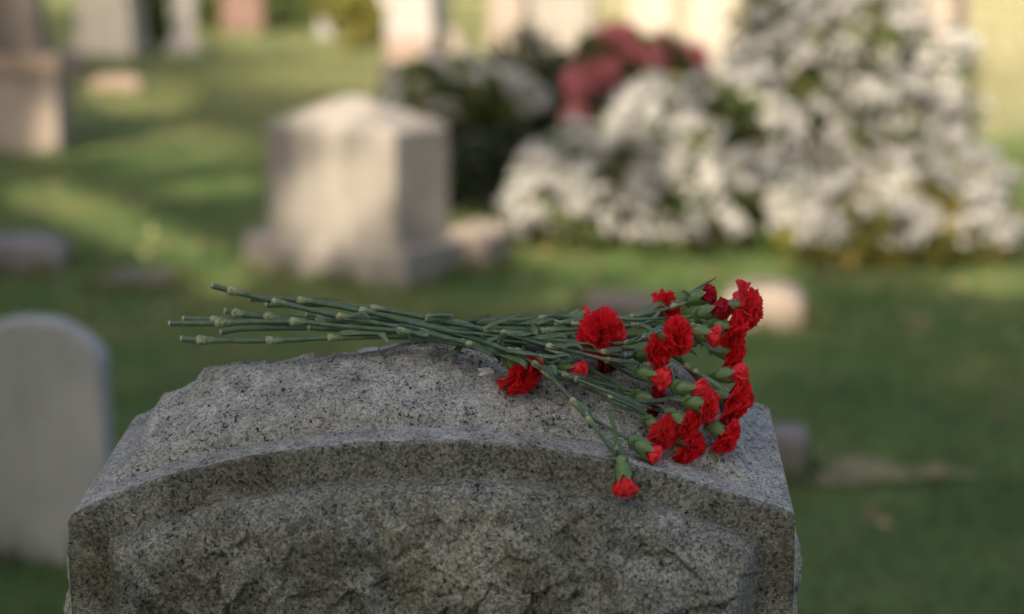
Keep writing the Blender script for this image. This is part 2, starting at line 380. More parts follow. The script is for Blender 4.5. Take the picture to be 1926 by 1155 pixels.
open_gap(425, 368, 65, 13); open_gap(275, 185, 80, 38); open_gap(340, 280, 95, 42, k=0.85); open_gap(570, 104, 170, 22, k=0.6)
for f in np.linspace(0, 1, 6): open_gap(885 + f * 500, 455 + f * 85, 80, 30, n=900, rot=9, k=0.95)
open_gap(1905, 150, 130, 230); open_gap(1890, 540, 80, 16); open_gap(1110, 562, 90, 14, k=0.7)
open_gap(1650, 690, 260, 34, k=0.40); open_gap(1650, 880, 240, 36, k=0.35); open_gap(640, 585, 260, 18, k=0.4)
open_gap(1080, 60, 380, 75, k=0.95)
open_gap(610, 365, 170, 72, 7.72); open_gap(675, 205, 150, 32, 7.9); open_gap(475, 475, 42, 52, 7.5); open_gap(560, 410, 70, 60, 7.65); open_gap(580, 262, 100, 34, 7.72, 0.5); open_gap(680, 445, 70, 45, 7.6, 0.8)
open_gap(890, 455, 62, 50, 8.15); open_gap(1440, 570, 90, 50, 6.85)
for yy in (8.2, 8.4):
    open_gap(1312, 315, 48, 80, yy); open_gap(1185, 190, 72, 42, yy + 0.1); open_gap(1440, 420, 60, 56, yy - 0.1); open_gap(1440, 200, 52, 36, yy + 0.3)
    open_gap(1690, 400, 130, 90, yy - 0.1, 0.42); open_gap(1760, 170, 90, 100, yy + 0.4, 0.28); open_gap(1865, 440, 50, 50, yy - 0.2, 0.7); open_gap(1520, 110, 50, 40, yy + 0.3, 0.3)
open_gap(75, 215, 60, 75, 12.8); open_gap(215, 50, 65, 75, 24.0, 0.25); open_gap(1180, 60, 240, 110, 19.0); open_gap(950, 70, 150, 85, 17.0, 0.9); open_gap(1755, 45, 75, 100, 15.0)
open_gap(1190, 95, 110, 60, 11.5, 0.7)

# nothing opens towards the large stone in front, the bouquet and the marble tablet: they stand wholly in shade
for px in range(110, 1520, 12):
    for py in range(545, 1200, 12):
        for Yq in (1.6, 1.75, 1.9):
            if py < 640 + 300 * ((px - 830) / 660.0) ** 2 and not (330 < px < 1420 and Yq == 1.75): continue
            P = at(px, py, Yq); i = int((P @ U_AX - U0) / CELL); j = int((P @ V_AX - V0) / CELL); gap[i, j] = 0
for px in range(-50, 240, 8):
    for py in range(570, 1060, 8):
        P = at(px, py, 4.2); i = int((P @ U_AX - U0) / CELL); j = int((P @ V_AX - V0) / CELL); gap[i - 1:i + 2, j - 1:j + 2] = 0

# ------------------------------------------------------------------ gravestones
def slab_mesh(name, outline, thick, mat, bev=0.012, seed=0, rough=0.0):
    """closed outline in (x,z) extruded through the thickness, softened edges"""
    bm = bmesh.new()
    f = bm.faces.new([bm.verts.new((x, -thick / 2, z)) for x, z in outline])
    e = bmesh.ops.extrude_face_region(bm, geom=[f])
    bmesh.ops.translate(bm, vec=(0, thick, 0), verts=[v for v in e['geom'] if isinstance(v, bmesh.types.BMVert)])
    bmesh.ops.recalc_face_normals(bm, faces=bm.faces)
    sharp = [ed for ed in bm.edges if len(ed.link_faces) == 2 and ed.calc_face_angle() > 0.5]
    bmesh.ops.bevel(bm, geom=sharp, offset=bev, segments=3, profile=0.5, affect='EDGES', clamp_overlap=True)
    me = bpy.data.meshes.new(name); bm.to_mesh(me); bm.free(); me.materials.append(mat); return me
def outline(kind, w, h, rise=0.0, z0=0.0):
    h += z0
    if kind == 'flat': top = [(w / 2, h), (-w / 2, h)]
    elif kind == 'peak': top = [(w / 2, h - rise), (0.02 * w, h), (-0.02 * w, h), (-w / 2, h - rise)]
    elif kind == 'arch':
        top = []
        for k in range(17):
            a = PI * k / 16; top.append((w / 2 * math.cos(a), h - rise + rise * math.sin(a)))
    elif kind == 'segment':
        top = [(w / 2 * (1 - 2 * k / 16), h - rise * abs(1 - 2 * k / 16) ** 2.7) for k in range(17)]
    elif kind == 'taper': return [(-w / 2, z0), (w / 2, z0), (w * 0.40, h), (-w * 0.40, h)]
    return [(-w / 2, z0), (w / 2, z0)] + top
FEET = []
def gravestone(name, px, py, w, layers, rz, label, cat='gravestone', group='gravestones on the lawn', sink=0.03, bev=0.012):
    """layers: (part name, outline kind, width px, height px, rise px, thickness m, material), from the ground up"""
    P = ground_at(px, py); k = pxm(P)
    root = empty(name, (P[0], P[1], P[2] - sink), rz); tag(root, label, cat, group); FEET.append((P[0], P[1], layers[0][2] * k / 2, layers[0][5] / 2, rz))
    z = 0.0
    for i, (pn, kind, wp, hp, rp, th, mat) in enumerate(layers):
        h = hp * k + (sink if i == 0 else 0)
        me = slab_mesh(pn, outline(kind, wp * k, h, rp * k, 0.0), th, M[mat], bev)
        link(pn, me, root, (0, 0, z)); z += h + (0.0 if i == len(layers) - 1 else -0.004)
    return root

# tan monument in the middle distance (die with a gabled top on a wide base)
P = ground_at(664, 524); k = pxm(P); rz = -R(33)
root = empty('tan_monument', (P[0], P[1] + 0.16, P[2] - 0.03), rz)
tag(root, 'tan granite gravestone with low peaked top on a wide base, behind the cut stems', 'gravestone', 'gravestones on the lawn')
link('base', slab_mesh('base', outline('flat', 0.97, 0.21), 0.52, M['tan_granite'], 0.018), root)
def die_mesh():
    bm = bmesh.new(); w, d, h, r = 0.755 / 2, 0.43 / 2, 0.528, 0.135
    lo = [bm.verts.new((x, y, 0)) for x, y in ((-w, -d), (w, -d), (w, d), (-w, d))]; hi = [bm.verts.new((x, y, h)) for x, y in ((-w, -d), (w, -d), (w, d), (-w, d))]
    r0 = bm.verts.new((-0.05, 0, h + r)); r1 = bm.verts.new((0.05, 0, h + r))
    for i in range(4): bm.faces.new((lo[i], lo[(i + 1) % 4], hi[(i + 1) % 4], hi[i]))
    bm.faces.new(lo[::-1]); bm.faces.new((hi[0], hi[1], r1, r0)); bm.faces.new((hi[1], hi[2], r1)); bm.faces.new((hi[2], hi[3], r0, r1)); bm.faces.new((hi[3], hi[0], r0))
    bmesh.ops.recalc_face_normals(bm, faces=bm.faces)
    bmesh.ops.bevel(bm, geom=bm.edges[:], offset=0.014, segments=3, profile=0.5, affect='EDGES', clamp_overlap=True)
    me = bpy.data.meshes.new('die'); bm.to_mesh(me); bm.free(); me.materials.append(M['tan_granite']); return me
link('die', die_mesh(), root, (0.02, 0, 0.207))
# marble tablet on the left
P = ground_at(88, 1050); k = pxm(P)
root = empty('marble_tablet', (P[0], P[1], P[2]), R(-3)); tag(root, 'pale weathered marble tablet with a curved top, left of the rough granite stone', 'gravestone', 'gravestones on the lawn')
link('tablet', slab_mesh('tablet', outline('segment', 262 * k, 464 * k + 0.05, 70 * k, 0.0), 0.085, M['marble'], 0.012), root, (0, 0, -0.05))

G = gravestone
G('pillar_monument', 40, 286, 150, [('pedestal', 'flat', 165, 150, 0, 0.62, 'pink_stone'), ('cornice', 'flat', 178, 34, 0, 0.68, 'brown_stone'), ('column', 'taper', 112, 190, 0, 0.42, 'dark_stone')], R(6),
  'dark brown column on a pale square pedestal by the left edge', 'monument')
G('white_monument', 212, 110, 120, [('base', 'flat', 124, 26, 0, 0.8, 'cream_stone'), ('die', 'taper', 112, 150, 0, 0.55, 'cream_stone')], R(-12),
  'tall cream white stone behind the dark column at top left', 'monument')
G('gravestone', 346, 104, 60, [('base', 'flat', 66, 22, 0, 0.5, 'grey_stone'), ('tablet', 'arch', 46, 120, 20, 0.2, 'grey_stone')], R(5), 'narrow grey stone standing right of the tall cream white one')
G('gravestone', 460, 62, 75, [('tablet', 'arch', 78, 85, 18, 0.3, 'red_stone')], R(-4), 'reddish brown stone at the far edge, between grey stones')
G('gravestone', 618, 74, 50, [('base', 'flat', 48, 16, 0, 0.5, 'grey_stone'), ('tablet', 'peak', 38, 90, 10, 0.25, 'grey_stone')], R(10), 'slim grey stone far behind the peaked tan one')
G('gravestone', 714, 32, 45, [('tablet', 'segment', 48, 60, 8, 0.3, 'cream_stone')], R(-5), 'small cream stone far back, left of the dark grey pillar')
G('dark_pillar', 786, 188, 105, [('plinth', 'flat', 112, 76, 0, 0.52, 'dark_stone'), ('collar', 'flat', 98, 40, 0, 0.44, 'brown_stone'), ('shaft', 'taper', 98, 170, 0, 0.44, 'grey_stone')], R(-20),
  'dark grey pillar with a brown collar, behind the small white shrub', 'monument')
G('gravestone', 843, 122, 56, [('tablet', 'arch', 58, 66, 22, 0.3, 'pink_stone')], R(-10), 'low pinkish sunlit stone just right of the dark grey pillar')
G('gravestone', 958, 150, 88, [('base', 'flat', 92, 40, 0, 0.5, 'pink_stone'), ('tablet', 'taper', 76, 150, 0, 0.3, 'pink_stone')], R(-14), 'sunlit pinkish stone tapering upward behind the small white shrub')
G('gravestone', 1060, 108, 120, [('base', 'flat', 130, 24, 0, 0.5, 'tan_granite'), ('tablet', 'flat', 118, 120, 0, 0.35, 'tan_granite')], R(-14), 'broad sunlit tan stone left of the crimson bush')
G('gravestone', 1228, 92, 98, [('base', 'flat', 104, 20, 0, 0.5, 'cream_stone'), ('tablet', 'segment', 88, 110, 16, 0.3, 'cream_stone')], R(-12), 'sunlit cream stone standing right behind the crimson bush')
G('gravestone', 1338, 150, 92, [('tablet', 'arch', 96, 175, 40, 0.3, 'cream_stone')], R(-12), 'tall sunlit cream round-topped stone between crimson bush and white bushes')
G('square_pillar', 1758, 150, 92, [('plinth', 'flat', 118, 60, 0, 0.5, 'pink_stone'), ('shaft', 'taper', 96, 190, 0, 0.42, 'pink_stone')], R(-38), 'pinkish square pillar with one sunlit face, behind the tall white bush', 'monument')
G('gravestone', 222, 176, 90, [('tablet', 'segment', 92, 34, 10, 0.3, 'brown_stone')], R(3), 'low brownish block on the lawn below the tall cream white stone')
G('gravestone', 142, 160, 46, [('tablet', 'flat', 50, 60, 0, 0.3, 'dark_stone')], R(8), 'small dark stone tucked right of the pale square pedestal')
G('low_marker', 45, 508, 170, [('slab', 'segment', 165, 62, 22, 0.34, 'dusk_stone')], R(8), 'low grey marker with a curved top in the grass above the marble tablet', bev=0.03)
G('low_marker', 268, 528, 150, [('slab', 'flat', 140, 12, 0, 0.36, 'earth_stone')], R(-6), 'flat brown marker nearly flush with the grass, left of the peaked stone')
G('low_marker', 890, 503, 108, [('slab', 'segment', 108, 82, 14, 0.30, 'pink_stone')], R(-24), 'small sunlit block beside the right corner of the peaked tan stone', bev=0.03)
G('low_marker', 1436, 610, 140, [('slab', 'segment', 150, 76, 22, 0.30, 'pink_stone')], R(-10), 'low sunlit rounded marker behind the red flower heads', bev=0.03)
G('low_marker', 1178, 592, 165, [('slab', 'flat', 160, 30, 0, 0.36, 'earth_stone')], R(-6), 'low brown slab in the grass above the middle of the bouquet')
G('low_marker', 1482, 896, 66, [('slab', 'flat', 68, 92, 0, 0.16, 'dusk_stone')], R(-8), 'small grey block half hidden by the right end of the rough granite stone', bev=0.02)

def patch(name, px, py, rx, ry, mat, label, cat):
    c = ground_at(px, py); pts = [c]
    for k in range(40):
        a = 2 * PI * k / 40; w = 0.8 + 0.25 * math.sin(3 * a + 1) + 0.12 * math.sin(7 * a)
        pts.append(ground_at(px + rx * w * math.cos(a), py + ry * w * math.sin(a)))
    pts = np.array(pts); pts[:, 2] = gheight(pts[:, 0], pts[:, 1]) + 0.012
    F = np.array([[0, 1 + k, 1 + (k + 1) % 40] for k in range(40)])
    return tag(link(name, mesh_np(name, pts, F, mat)), kind='structure')
patch('bare_soil', 1650, 895, 170, 26, M['soil'], '', '')
patch('bare_soil', 1140, 566, 60, 9, M['soil'], '', '')

# ------------------------------------------------------------------ grass blades
def grass_mesh(bands, mat, dry=None):
    rs = np.random.RandomState(11); out = []
    for (y0, y1, dens, hgt, wid) in bands:
        n = int((y1 - y0) * (y0 + y1) * 0.58 * dens)
        y = np.sqrt(rs.rand(n) * (y1 ** 2 - y0 ** 2) + y0 ** 2); x = (rs.rand(n) * 2 - 1) * (0.56 * y + 0.9)
        out.append(np.stack([x, y, np.full(n, hgt), np.full(n, wid)], 1))
    B = np.concatenate(out)
    if dry is not None:                              # far blades take the painted sunlit colour towards the right
        f = smooth((B[:, 0] + 2.5) / 5.0) > rs.rand(len(B)); B = B[f if dry else ~f]
    n = len(B); x, y = B[:, 0], B[:, 1]
    z = gheight(x, y); h = B[:, 2] * (0.55 + 0.9 * rs.rand(n)); w = B[:, 3] * (0.7 + 0.6 * rs.rand(n))
    cl = vnoise(np.stack([x * 2.2, y * 2.2, np.zeros(n)], 1)); h = h * (1 + 0.45 * cl)
    a = rs.rand(n) * 2 * PI; la = rs.rand(n) * 2 * PI; ln = h * (0.2 + 0.8 * rs.rand(n))
    dx, dy = np.cos(a) * w / 2, np.sin(a) * w / 2
    v0 = np.stack([x - dx, y - dy, z - 0.005], 1); v1 = np.stack([x + dx, y + dy, z - 0.005], 1)
    v2 = np.stack([x + np.cos(la) * ln, y + np.sin(la) * ln, z + h], 1)
    V = np.stack([v0, v1, v2], 1).reshape(-1, 3); F = np.arange(3 * n).reshape(-1, 3)
    return mesh_np('grass', V, F, mat, False)
tag(link('grass', grass_mesh(((2.6, 6.5, 3000, 0.045, 0.0045), (6.5, 14, 1500, 0.05, 0.007)), M['grass'])), 'short green lawn grass around the nearer gravestones', 'grass', kind='stuff')
def tuft_mesh():
    rs = np.random.RandomState(31); Q = []
    for (x, y, hw, hd, rz) in FEET + [(ground_at(88, 1050)[0], ground_at(88, 1050)[1], 0.18, 0.05, 0.0), (ground_at(664, 524)[0], ground_at(664, 524)[1] + 0.16, 0.49, 0.27, -R(33))]:
        n = int(420 * (hw + hd) + 60); e = rs.rand(n) * 4; t = rs.rand(n) * 2 - 1; off = np.abs(rs.normal(size=n)) * 0.035
        lx = np.where(e < 2, t * hw, np.where(e < 3, hw + off, -hw - off)); ly = np.where(e < 1, -hd - off, np.where(e < 2, hd + off, t * hd)); c, s_ = math.cos(rz), math.sin(rz)
        Q.append(np.stack([x + lx * c - ly * s_, y + lx * s_ + ly * c, 0.05 + 0.09 * rs.rand(n) ** 2], 1))
    Q = np.concatenate(Q); n = len(Q); z = gheight(Q[:, 0], Q[:, 1]); a = rs.rand(n) * 6.28; w = 0.004 + 0.0006 * Q[:, 1]; la = rs.rand(n) * 6.28; ln = Q[:, 2] * rs.rand(n) * 0.8
    V = np.stack([np.stack([Q[:, 0] - np.cos(a) * w, Q[:, 1] - np.sin(a) * w, z - 0.01], 1), np.stack([Q[:, 0] + np.cos(a) * w, Q[:, 1] + np.sin(a) * w, z - 0.01], 1), np.stack([Q[:, 0] + np.cos(la) * ln, Q[:, 1] + np.sin(la) * ln, z + Q[:, 2]], 1)], 1).reshape(-1, 3)
    return mesh_np('grass_tufts', V, np.arange(3 * n).reshape(-1, 3), M['grass'], False)
tag(link('grass_tufts', tuft_mesh()), 'longer uncut grass round the feet of the gravestones', 'grass', kind='stuff')
rs = np.random.RandomState(77); n = 900; yy = np.sqrt(rs.rand(n) * (20.0 ** 2 - 9) + 9); xx = (rs.rand(n) * 2 - 1) * (0.33 * yy + 0.2); zz = gheight(xx, yy) + 0.035
d1 = rs.normal(size=(n, 3)) * np.array([1, 1, 0.25]); d1 *= (0.028 / np.linalg.norm(d1, axis=1))[:, None]; d2 = np.cross(d1, rs.normal(size=(n, 3)) * 0.3 + np.array([0, 0, 1.0])); d2 *= (0.018 / np.linalg.norm(d2, axis=1))[:, None]
cq = np.stack([xx, yy, zz], 1); V = np.stack([cq - d1, cq + d2, cq + d1 + np.array([0, 0, 0.012]), cq - d2], 1).reshape(-1, 3)
M['fallen_leaf'] = leafy('fallen_leaf', [(0.10, 0.06, 0.03), (0.24, 0.15, 0.07), (0.36, 0.30, 0.18)], 0.2, 0.6)
tag(link('fallen_leaves', mesh_np('fallen_leaves', V, np.arange(4 * n).reshape(-1, 4), M['fallen_leaf'], False)), 'dry fallen leaves scattered over the lawn', 'leaves', kind='stuff')
FAR = ((14, 24, 450, 0.06, 0.014), (24, 60, 70, 0.085, 0.04))
tag(link('far_grass', grass_mesh(FAR, M['far_grass'], False)), 'green grass of the far lawn at left', 'grass', kind='stuff')
tag(link('sunlit_grass', grass_mesh(FAR, M['sunlit_grass'], True)), 'yellower grass on the far lawn, sunlight put into its colour', 'grass', kind='stuff')

# ------------------------------------------------------------------ shrubs and trees
def leaf_quads(C, size, rs, aspect=0.55, up=0.3):
    n = len(C); d = rs.normal(size=(n, 3)); d /= np.linalg.norm(d, axis=1)[:, None]
    e = rs.normal(size=(n, 3)); e[:, 2] += up; s = np.cross(d, e); s /= (np.linalg.norm(s, axis=1)[:, None] + 1e-9)
    L = (size * (0.6 + 0.8 * rs.rand(n)))[:, None]; W = L * aspect
    V = np.stack([C - d * L / 2, C + s * W / 2, C + d * L / 2, C - s * W / 2], 1).reshape(-1, 3)
    return V, np.arange(4 * n).reshape(-1, 4)
def blossom_mesh(name, mat, r, seed, n=34, seg=6):
    """a rounded truss of open florets"""
    rs = np.random.RandomState(seed); A = Acc()
    for k in range(n):
        d = rs.normal(size=3); d[2] = abs(d[2]) * 0.8 + 0.05; d /= np.linalg.norm(d); c = d * r * (0.65 + 0.4 * rs.rand())
        t = np.cross(d, rs.normal(size=3)); t /= np.linalg.norm(t); b = np.cross(d, t); q = r * (0.30 + 0.18 * rs.rand())
        ring = [c + q * (math.cos(a) * t + math.sin(a) * b) * (1 if i % 2 else 0.72) + d * q * 0.25 for i, a in enumerate(np.linspace(0, 2 * PI, seg, endpoint=False))]
        V = np.array([c] + ring); A.add(V, [[0, 1 + i, 1 + (i + 1) % seg] for i in range(seg)])
    return A.mesh(name, mat, False)
WHITE = [blossom_mesh('blossom', M['white_blossom'], 0.050, s, 15) for s in range(5)]
RED = [blossom_mesh('blossom', M['red_blossom'], 0.045, s + 20, 15) for s in range(4)]
def tube(pts, rads, seg=6):
    pts = np.asarray(pts, float); n = len(pts); rads = np.broadcast_to(rads, (n,))
    T = np.gradient(pts, axis=0); T /= np.linalg.norm(T, axis=1)[:, None] + 1e-12
    u = np.cross(T[0], [0.31, 0.17, 0.93]); u /= np.linalg.norm(u); V = []
    for i in range(n):
        u = u - T[i] * (u @ T[i]); u /= np.linalg.norm(u); w = np.cross(T[i], u)
        for s in range(seg):
            a = 2 * PI * s / seg; V.append(pts[i] + rads[i] * (math.cos(a) * u + math.sin(a) * w))
    F = [[i * seg + s, i * seg + (s + 1) % seg, (i + 1) * seg + (s + 1) % seg, (i + 1) * seg + s] for i in range(n - 1) for s in range(seg)]
    return np.array(V), np.array(F)
def shrub(name, lumps, Y, base_py, label, n_leaf, leaf_mat, blossoms=None, n_bl=0, n_rest=0, seed=1, leaf=0.075, cat='shrub', group=None, depth=0.85):
    """lumps: (px, py, rx, ry) of the crown's masses at distance Y"""
    rs = np.random.RandomState(seed); sx = np.mean([l[0] for l in lumps]); g = ground_at(sx, base_py)
    root = empty(name, (g[0], Y, g[2])); tag(root, label, cat, group); o = np.array([g[0], Y, g[2]])
    E = []
    for (px, py, rx, ry) in lumps:
        c = at(px, py, Y); k = pxm(c); E.append((c - o, np.array([rx * k, (rx + ry) / 2 * k * depth, ry * k])))
    A = Acc()
    for c, r in E:                                   # woody stems from the root into every mass
        for q in range(3):
            e = c + r * rs.uniform(-0.45, 0.45, 3); s = np.array([rs.uniform(-.1, .1), rs.uniform(-.1, .1), -0.05]); m_ = (s + e) / 2 + rs.uniform(-.08, .08, 3)
            A.add(*tube([s, m_ * 0.6 + s * 0.4, m_, e], [0.022, 0.018, 0.014, 0.006]))
    link('stems', A.mesh('stems', M['bark']), root)
    vol = np.array([r.prod() for _, r in E]) ** 0.75; vol /= vol.sum(); L = []
    for (c, r), v in zip(E, vol):
        n = int(n_leaf * v); d = rs.normal(size=(n, 3)); d /= np.linalg.norm(d, axis=1)[:, None]
        rad = rs.rand(n) ** 0.36 * rs.uniform(0.9, 1.12, n); P = d * rad[:, None] * r * (1 + 0.28 * fbm(d * 2.2 + c * 3, 3))[:, None] + c
        L.append(P[fbm((P + o) * 5.5, 2) > -0.25])
    L = np.concatenate(L); L = L[L[:, 2] > 0.02]
    V, F = leaf_quads(L, leaf, rs); me = mesh_np('foliage', V, F, leaf_mat, False)
    tag(link('foliage', me, root), kind='stuff')
    if blossoms:
        B = []
        for (c, r), v in zip(E, vol):
            n = int(9000 * v); d = rs.normal(size=(n, 3)); d /= np.linalg.norm(d, axis=1)[:, None]
            q = d * r * (1 + 0.28 * fbm(d * 2.2 + c * 3, 3))[:, None] * rs.uniform(0.72, 1.16, n)[:, None] + c
            for p, dd in zip(q, d):
                if p[2] < 0.13: continue
                if any((((p - c2) / r2) ** 2).sum() < 0.62 for c2, r2 in E): continue
                B.append((p, dd))
        idx = rs.permutation(len(B)); B = [B[i] for i in idx]
        pn = fbm((np.array([b[0] for b in B]) + o) * 9.0, 2)
        B = [b for b, v in zip(B, pn) if v > 0.02]
        front, rest = [], []
        for p, d in B:
            (front if d[1] < 0.12 else rest).append((p, d))
        for p, d in front[:n_bl]:
            q = Vector(d + np.array([0, 0, 0.35])).to_track_quat('Z', 'Y'); o_ = link('blossom', blossoms[rs.randint(len(blossoms))], root, p)
            o_.rotation_mode = 'QUATERNION'; o_.rotation_quaternion = q; s = rs.uniform(0.55, 1.05); o_.scale = (s, s, s)
        A = Acc()
        for p, d in rest[:n_rest] + front[n_bl:n_bl + 2 * n_rest]:
            me = blossoms[rs.randint(len(blossoms))]; v = np.empty(len(me.vertices) * 3, np.float32); me.vertices.foreach_get('co', v); v = v.reshape(-1, 3)
            m3 = np.array(Vector(d + np.array([0, 0, .35])).to_track_quat('Z', 'Y').to_matrix()) * rs.uniform(0.35, 0.85); f = np.empty(len(me.loops), np.int32); me.loops.foreach_get('vertex_index', f)
            A.add(v @ m3.T + p, f.reshape(-1, 3))
        if A.n: tag(link('blossoms', A.mesh('blossoms', blossoms[0].materials[0], False), root), kind='stuff')
    return root
shrub('flowering_bush', [(1230, 262, 115, 95), (1080, 360, 125, 115), (1290, 400, 175, 120), (1450, 410, 110, 105), (1360, 260, 120, 120)], 8.6, 520,
      'broad low white-flowering bush right of the peaked tan stone', 11000, M['shrub_leaf'], WHITE, 295, 200, 1, group='white-flowering bushes')
shrub('flowering_bush', [(1560, 110, 170, 190), (1480, 230, 120, 120), (1650, 260, 170, 160), (1520, 20, 110, 100), (1740, 170, 90, 120)], 9.1, 520,
      'tallest white-flowering bush, with cool white heads reaching the top edge', 13000, M['shrub_leaf'], WHITE, 295, 260, 2, group='white-flowering bushes')
shrub('flowering_bush', [(1620, 430, 130, 90), (1770, 400, 120, 115), (1850, 440, 75, 75), (1530, 450, 70, 60)], 8.3, 530,
      'white-flowering bush with yellowish leaves at the foot of the tallest one', 10000, M['shrub_leaf2'], WHITE, 240, 90, 3, group='white-flowering bushes')
shrub('flowering_bush', [(880, 170, 105, 60), (800, 160, 60, 50), (960, 190, 60, 45)], 11.2, 250,
      'small sparse white-flowering shrub in shade behind the peaked tan stone', 4200, M['shrub_leaf'], WHITE, 60, 10, 4, group='white-flowering bushes')
shrub('flowering_bush', [(1128, 98, 40, 34), (1168, 82, 40, 34), (1212, 100, 40, 30), (1252, 96, 34, 28), (1292, 116, 28, 24), (1092, 160, 24, 40), (1160, 130, 44, 34), (1084, 205, 20, 26)], 10.0, 260,
      'crimson-flowering bush half hidden behind the broad white one', 6500, M['shrub_leaf'], RED, 240, 60, 5, group='azalea bushes')
shrub('evergreen_bush', [(1020, 165, 110, 110), (1100, 210, 80, 80), (900, 235, 130, 60), (780, 185, 60, 70)], 11.7, 290, 'dark evergreen bush in shade behind the white shrubs', 7000, M['dark_leaf'], seed=6, leaf=0.07)
shrub('evergreen_bush', [(905, 325, 62, 62), (880, 390, 60, 35), (965, 300, 50, 60)], 9.6, 425, 'low dark evergreen between the peaked tan stone and the broad white bush', 7000, M['dark_leaf'], seed=16, leaf=0.06)
shrub('evergreen_bush', [(1060, 445, 90, 34), (1220, 470, 120, 34), (1380, 485, 110, 32), (1500, 490, 90, 28)], 8.75, 515, 'dark leafy strip added as shade at the foot of the white bushes', 6500, M['dark_leaf'], seed=17, leaf=0.055)  # dark leaves added to darken the base of the bushes, where shade falls
shrub('round_bush', [(300, 45, 60, 60), (285, 10, 70, 50)], 26.0, 100, 'green bush between the tall cream stone and the narrow grey one', 5200, M['tree_leaf'], seed=7, leaf=0.15)
shrub('round_bush', [(520, 20, 70, 44), (590, 35, 55, 34), (560, -10, 90, 40)], 31.0, 66, 'broad green bush between the reddish stone and the slim grey one', 5200, M['tree_leaf'], seed=8, leaf=0.17)
shrub('round_bush', [(680, 40, 55, 44), (650, 5, 60, 40)], 25.0, 92, 'bright green bush left of the dark grey pillar', 4800, M['shrub_leaf2'], seed=9, leaf=0.14)
shrub('round_bush', [(405, 10, 44, 45), (380, -20, 50, 30)], 30.0, 70, 'small green bush left of the reddish stone', 3000, M['shrub_leaf'], seed=10, leaf=0.16)

def tree(x, y, h, crown, n, label, seed, group, use_gap=True, leaf=0.115, mat='tree_leaf'):
    """tapered trunk with limbs; crown lumps (dx, dy, z, r); leaves are missing where the sun finds its gaps"""
    rs = np.random.RandomState(seed); o = np.array([x, y, float(gheight(x, y))]); root = empty('shade_tree', o); tag(root, label, 'tree', group)
    A = Acc(); zc = min(c[2] for c in crown)
    tp = [[0, 0, -0.2], [0.05, 0.02, h * 0.12], [0.0, 0.1, h * 0.3], [-0.1, 0.05, h * 0.55], [0, 0, h * 0.8]]
    A.add(*tube(tp, [0.36, 0.27, 0.22, 0.15, 0.05], 10))
    for c in crown:
        b = np.array([0, 0.05, max(h * 0.25, c[2] * 0.55)]); e = np.array(c[:3]); m_ = (b + e) / 2 + rs.uniform(-.3, .3, 3)
        A.add(*tube([b, m_, e], [0.11, 0.07, 0.02], 6))
    link('trunk', A.mesh('trunk', M['bark']), root)
    L = []; vol = np.array([c[3] ** 2 for c in crown]); vol = vol / vol.sum()
    for c, v in zip(crown, vol):
        m_ = int(n * v); d = rs.normal(size=(m_, 3)); d /= np.linalg.norm(d, axis=1)[:, None]
        P = d * (rs.rand(m_) ** 0.4)[:, None] * c[3] * (1 + 0.25 * fbm(d * 2 + c[3], 3))[:, None] + np.array(c[:3])
        L.append(P)
    L = np.concatenate(L)
    if use_gap:
        W = L + o; i = np.clip(((W @ U_AX - U0) / CELL).astype(int), 0, NU - 1); j = np.clip(((W @ V_AX - V0) / CELL).astype(int), 0, NV - 1)
        L = L[rs.rand(len(L)) >= gap[i, j]]
    V, F = leaf_quads(L, leaf, rs); link('crown', mesh_np('crown', V, F, M[mat], False), root)
    return root
for q, u in enumerate((-6.0, -0.8, 4.2, 9.4, 14.6, 20.0, 25.5)):
    # U_AX points away from the scene's depth; the trees stand in a row across the sun's direction
    c = S_H * (9.0 - max(0.0, u - 6.0) * 0.7) + U_AX * u; rs = random.Random(q)
    dz = max(0.0, u - 9.0) * 0.45
    crown = [(rs.uniform(-.8, .8), rs.uniform(-.8, .8), 7.8, 2.9), (U_AX[0] * 2.0, U_AX[1] * 2.0, 9.4, 2.7), (-U_AX[0] * 2.0, -U_AX[1] * 2.0, 9.2, 2.7), (0, 0, 11.8, 2.8), (rs.uniform(-.8, .8), rs.uniform(-.8, .8), 14.0, 2.3),
             (U_AX[0] * 1.9, U_AX[1] * 1.9, 6.4, 2.2), (-U_AX[0] * 1.9, -U_AX[1] * 1.9, 6.4, 2.2)]
    crown = [(a_, b_, z_c + dz, r_c) for a_, b_, z_c, r_c in crown]
    tree(c[0], c[1], 14.5 + dz, crown, 95000, 'tall broad-leaved tree shading the graves from the low sun', 40 + q, 'shade trees beside the graves')

for q, (x, y, h) in enumerate([(-13.5, -1.0, 5.0), (-11.3, -4.2, 5.3), (-8.6, -6.6, 5.2), (-5.4, -8.0, 5.4), (-2.9, -9.6, 5.4), (0.6, -9.3, 5.0), (4.0, -9.7, 5.5), (7.4, -9.0, 5.2), (10.8, -8.2, 5.4)]):  # unseen yews added to cut the skylight on the stone fronts
    tree(x, y, h, [(0, 0, h * 0.22, 1.75), (0.2, 0.1, h * 0.45, 1.9), (-0.1, 0, h * 0.68, 1.55), (0, 0, h * 0.87, 1.0)], 7000, 'added dark yew, unseen behind the camera, dimming the stone fronts', 80 + q, 'added yews behind the camera', False, 0.16, 'dark_leaf')

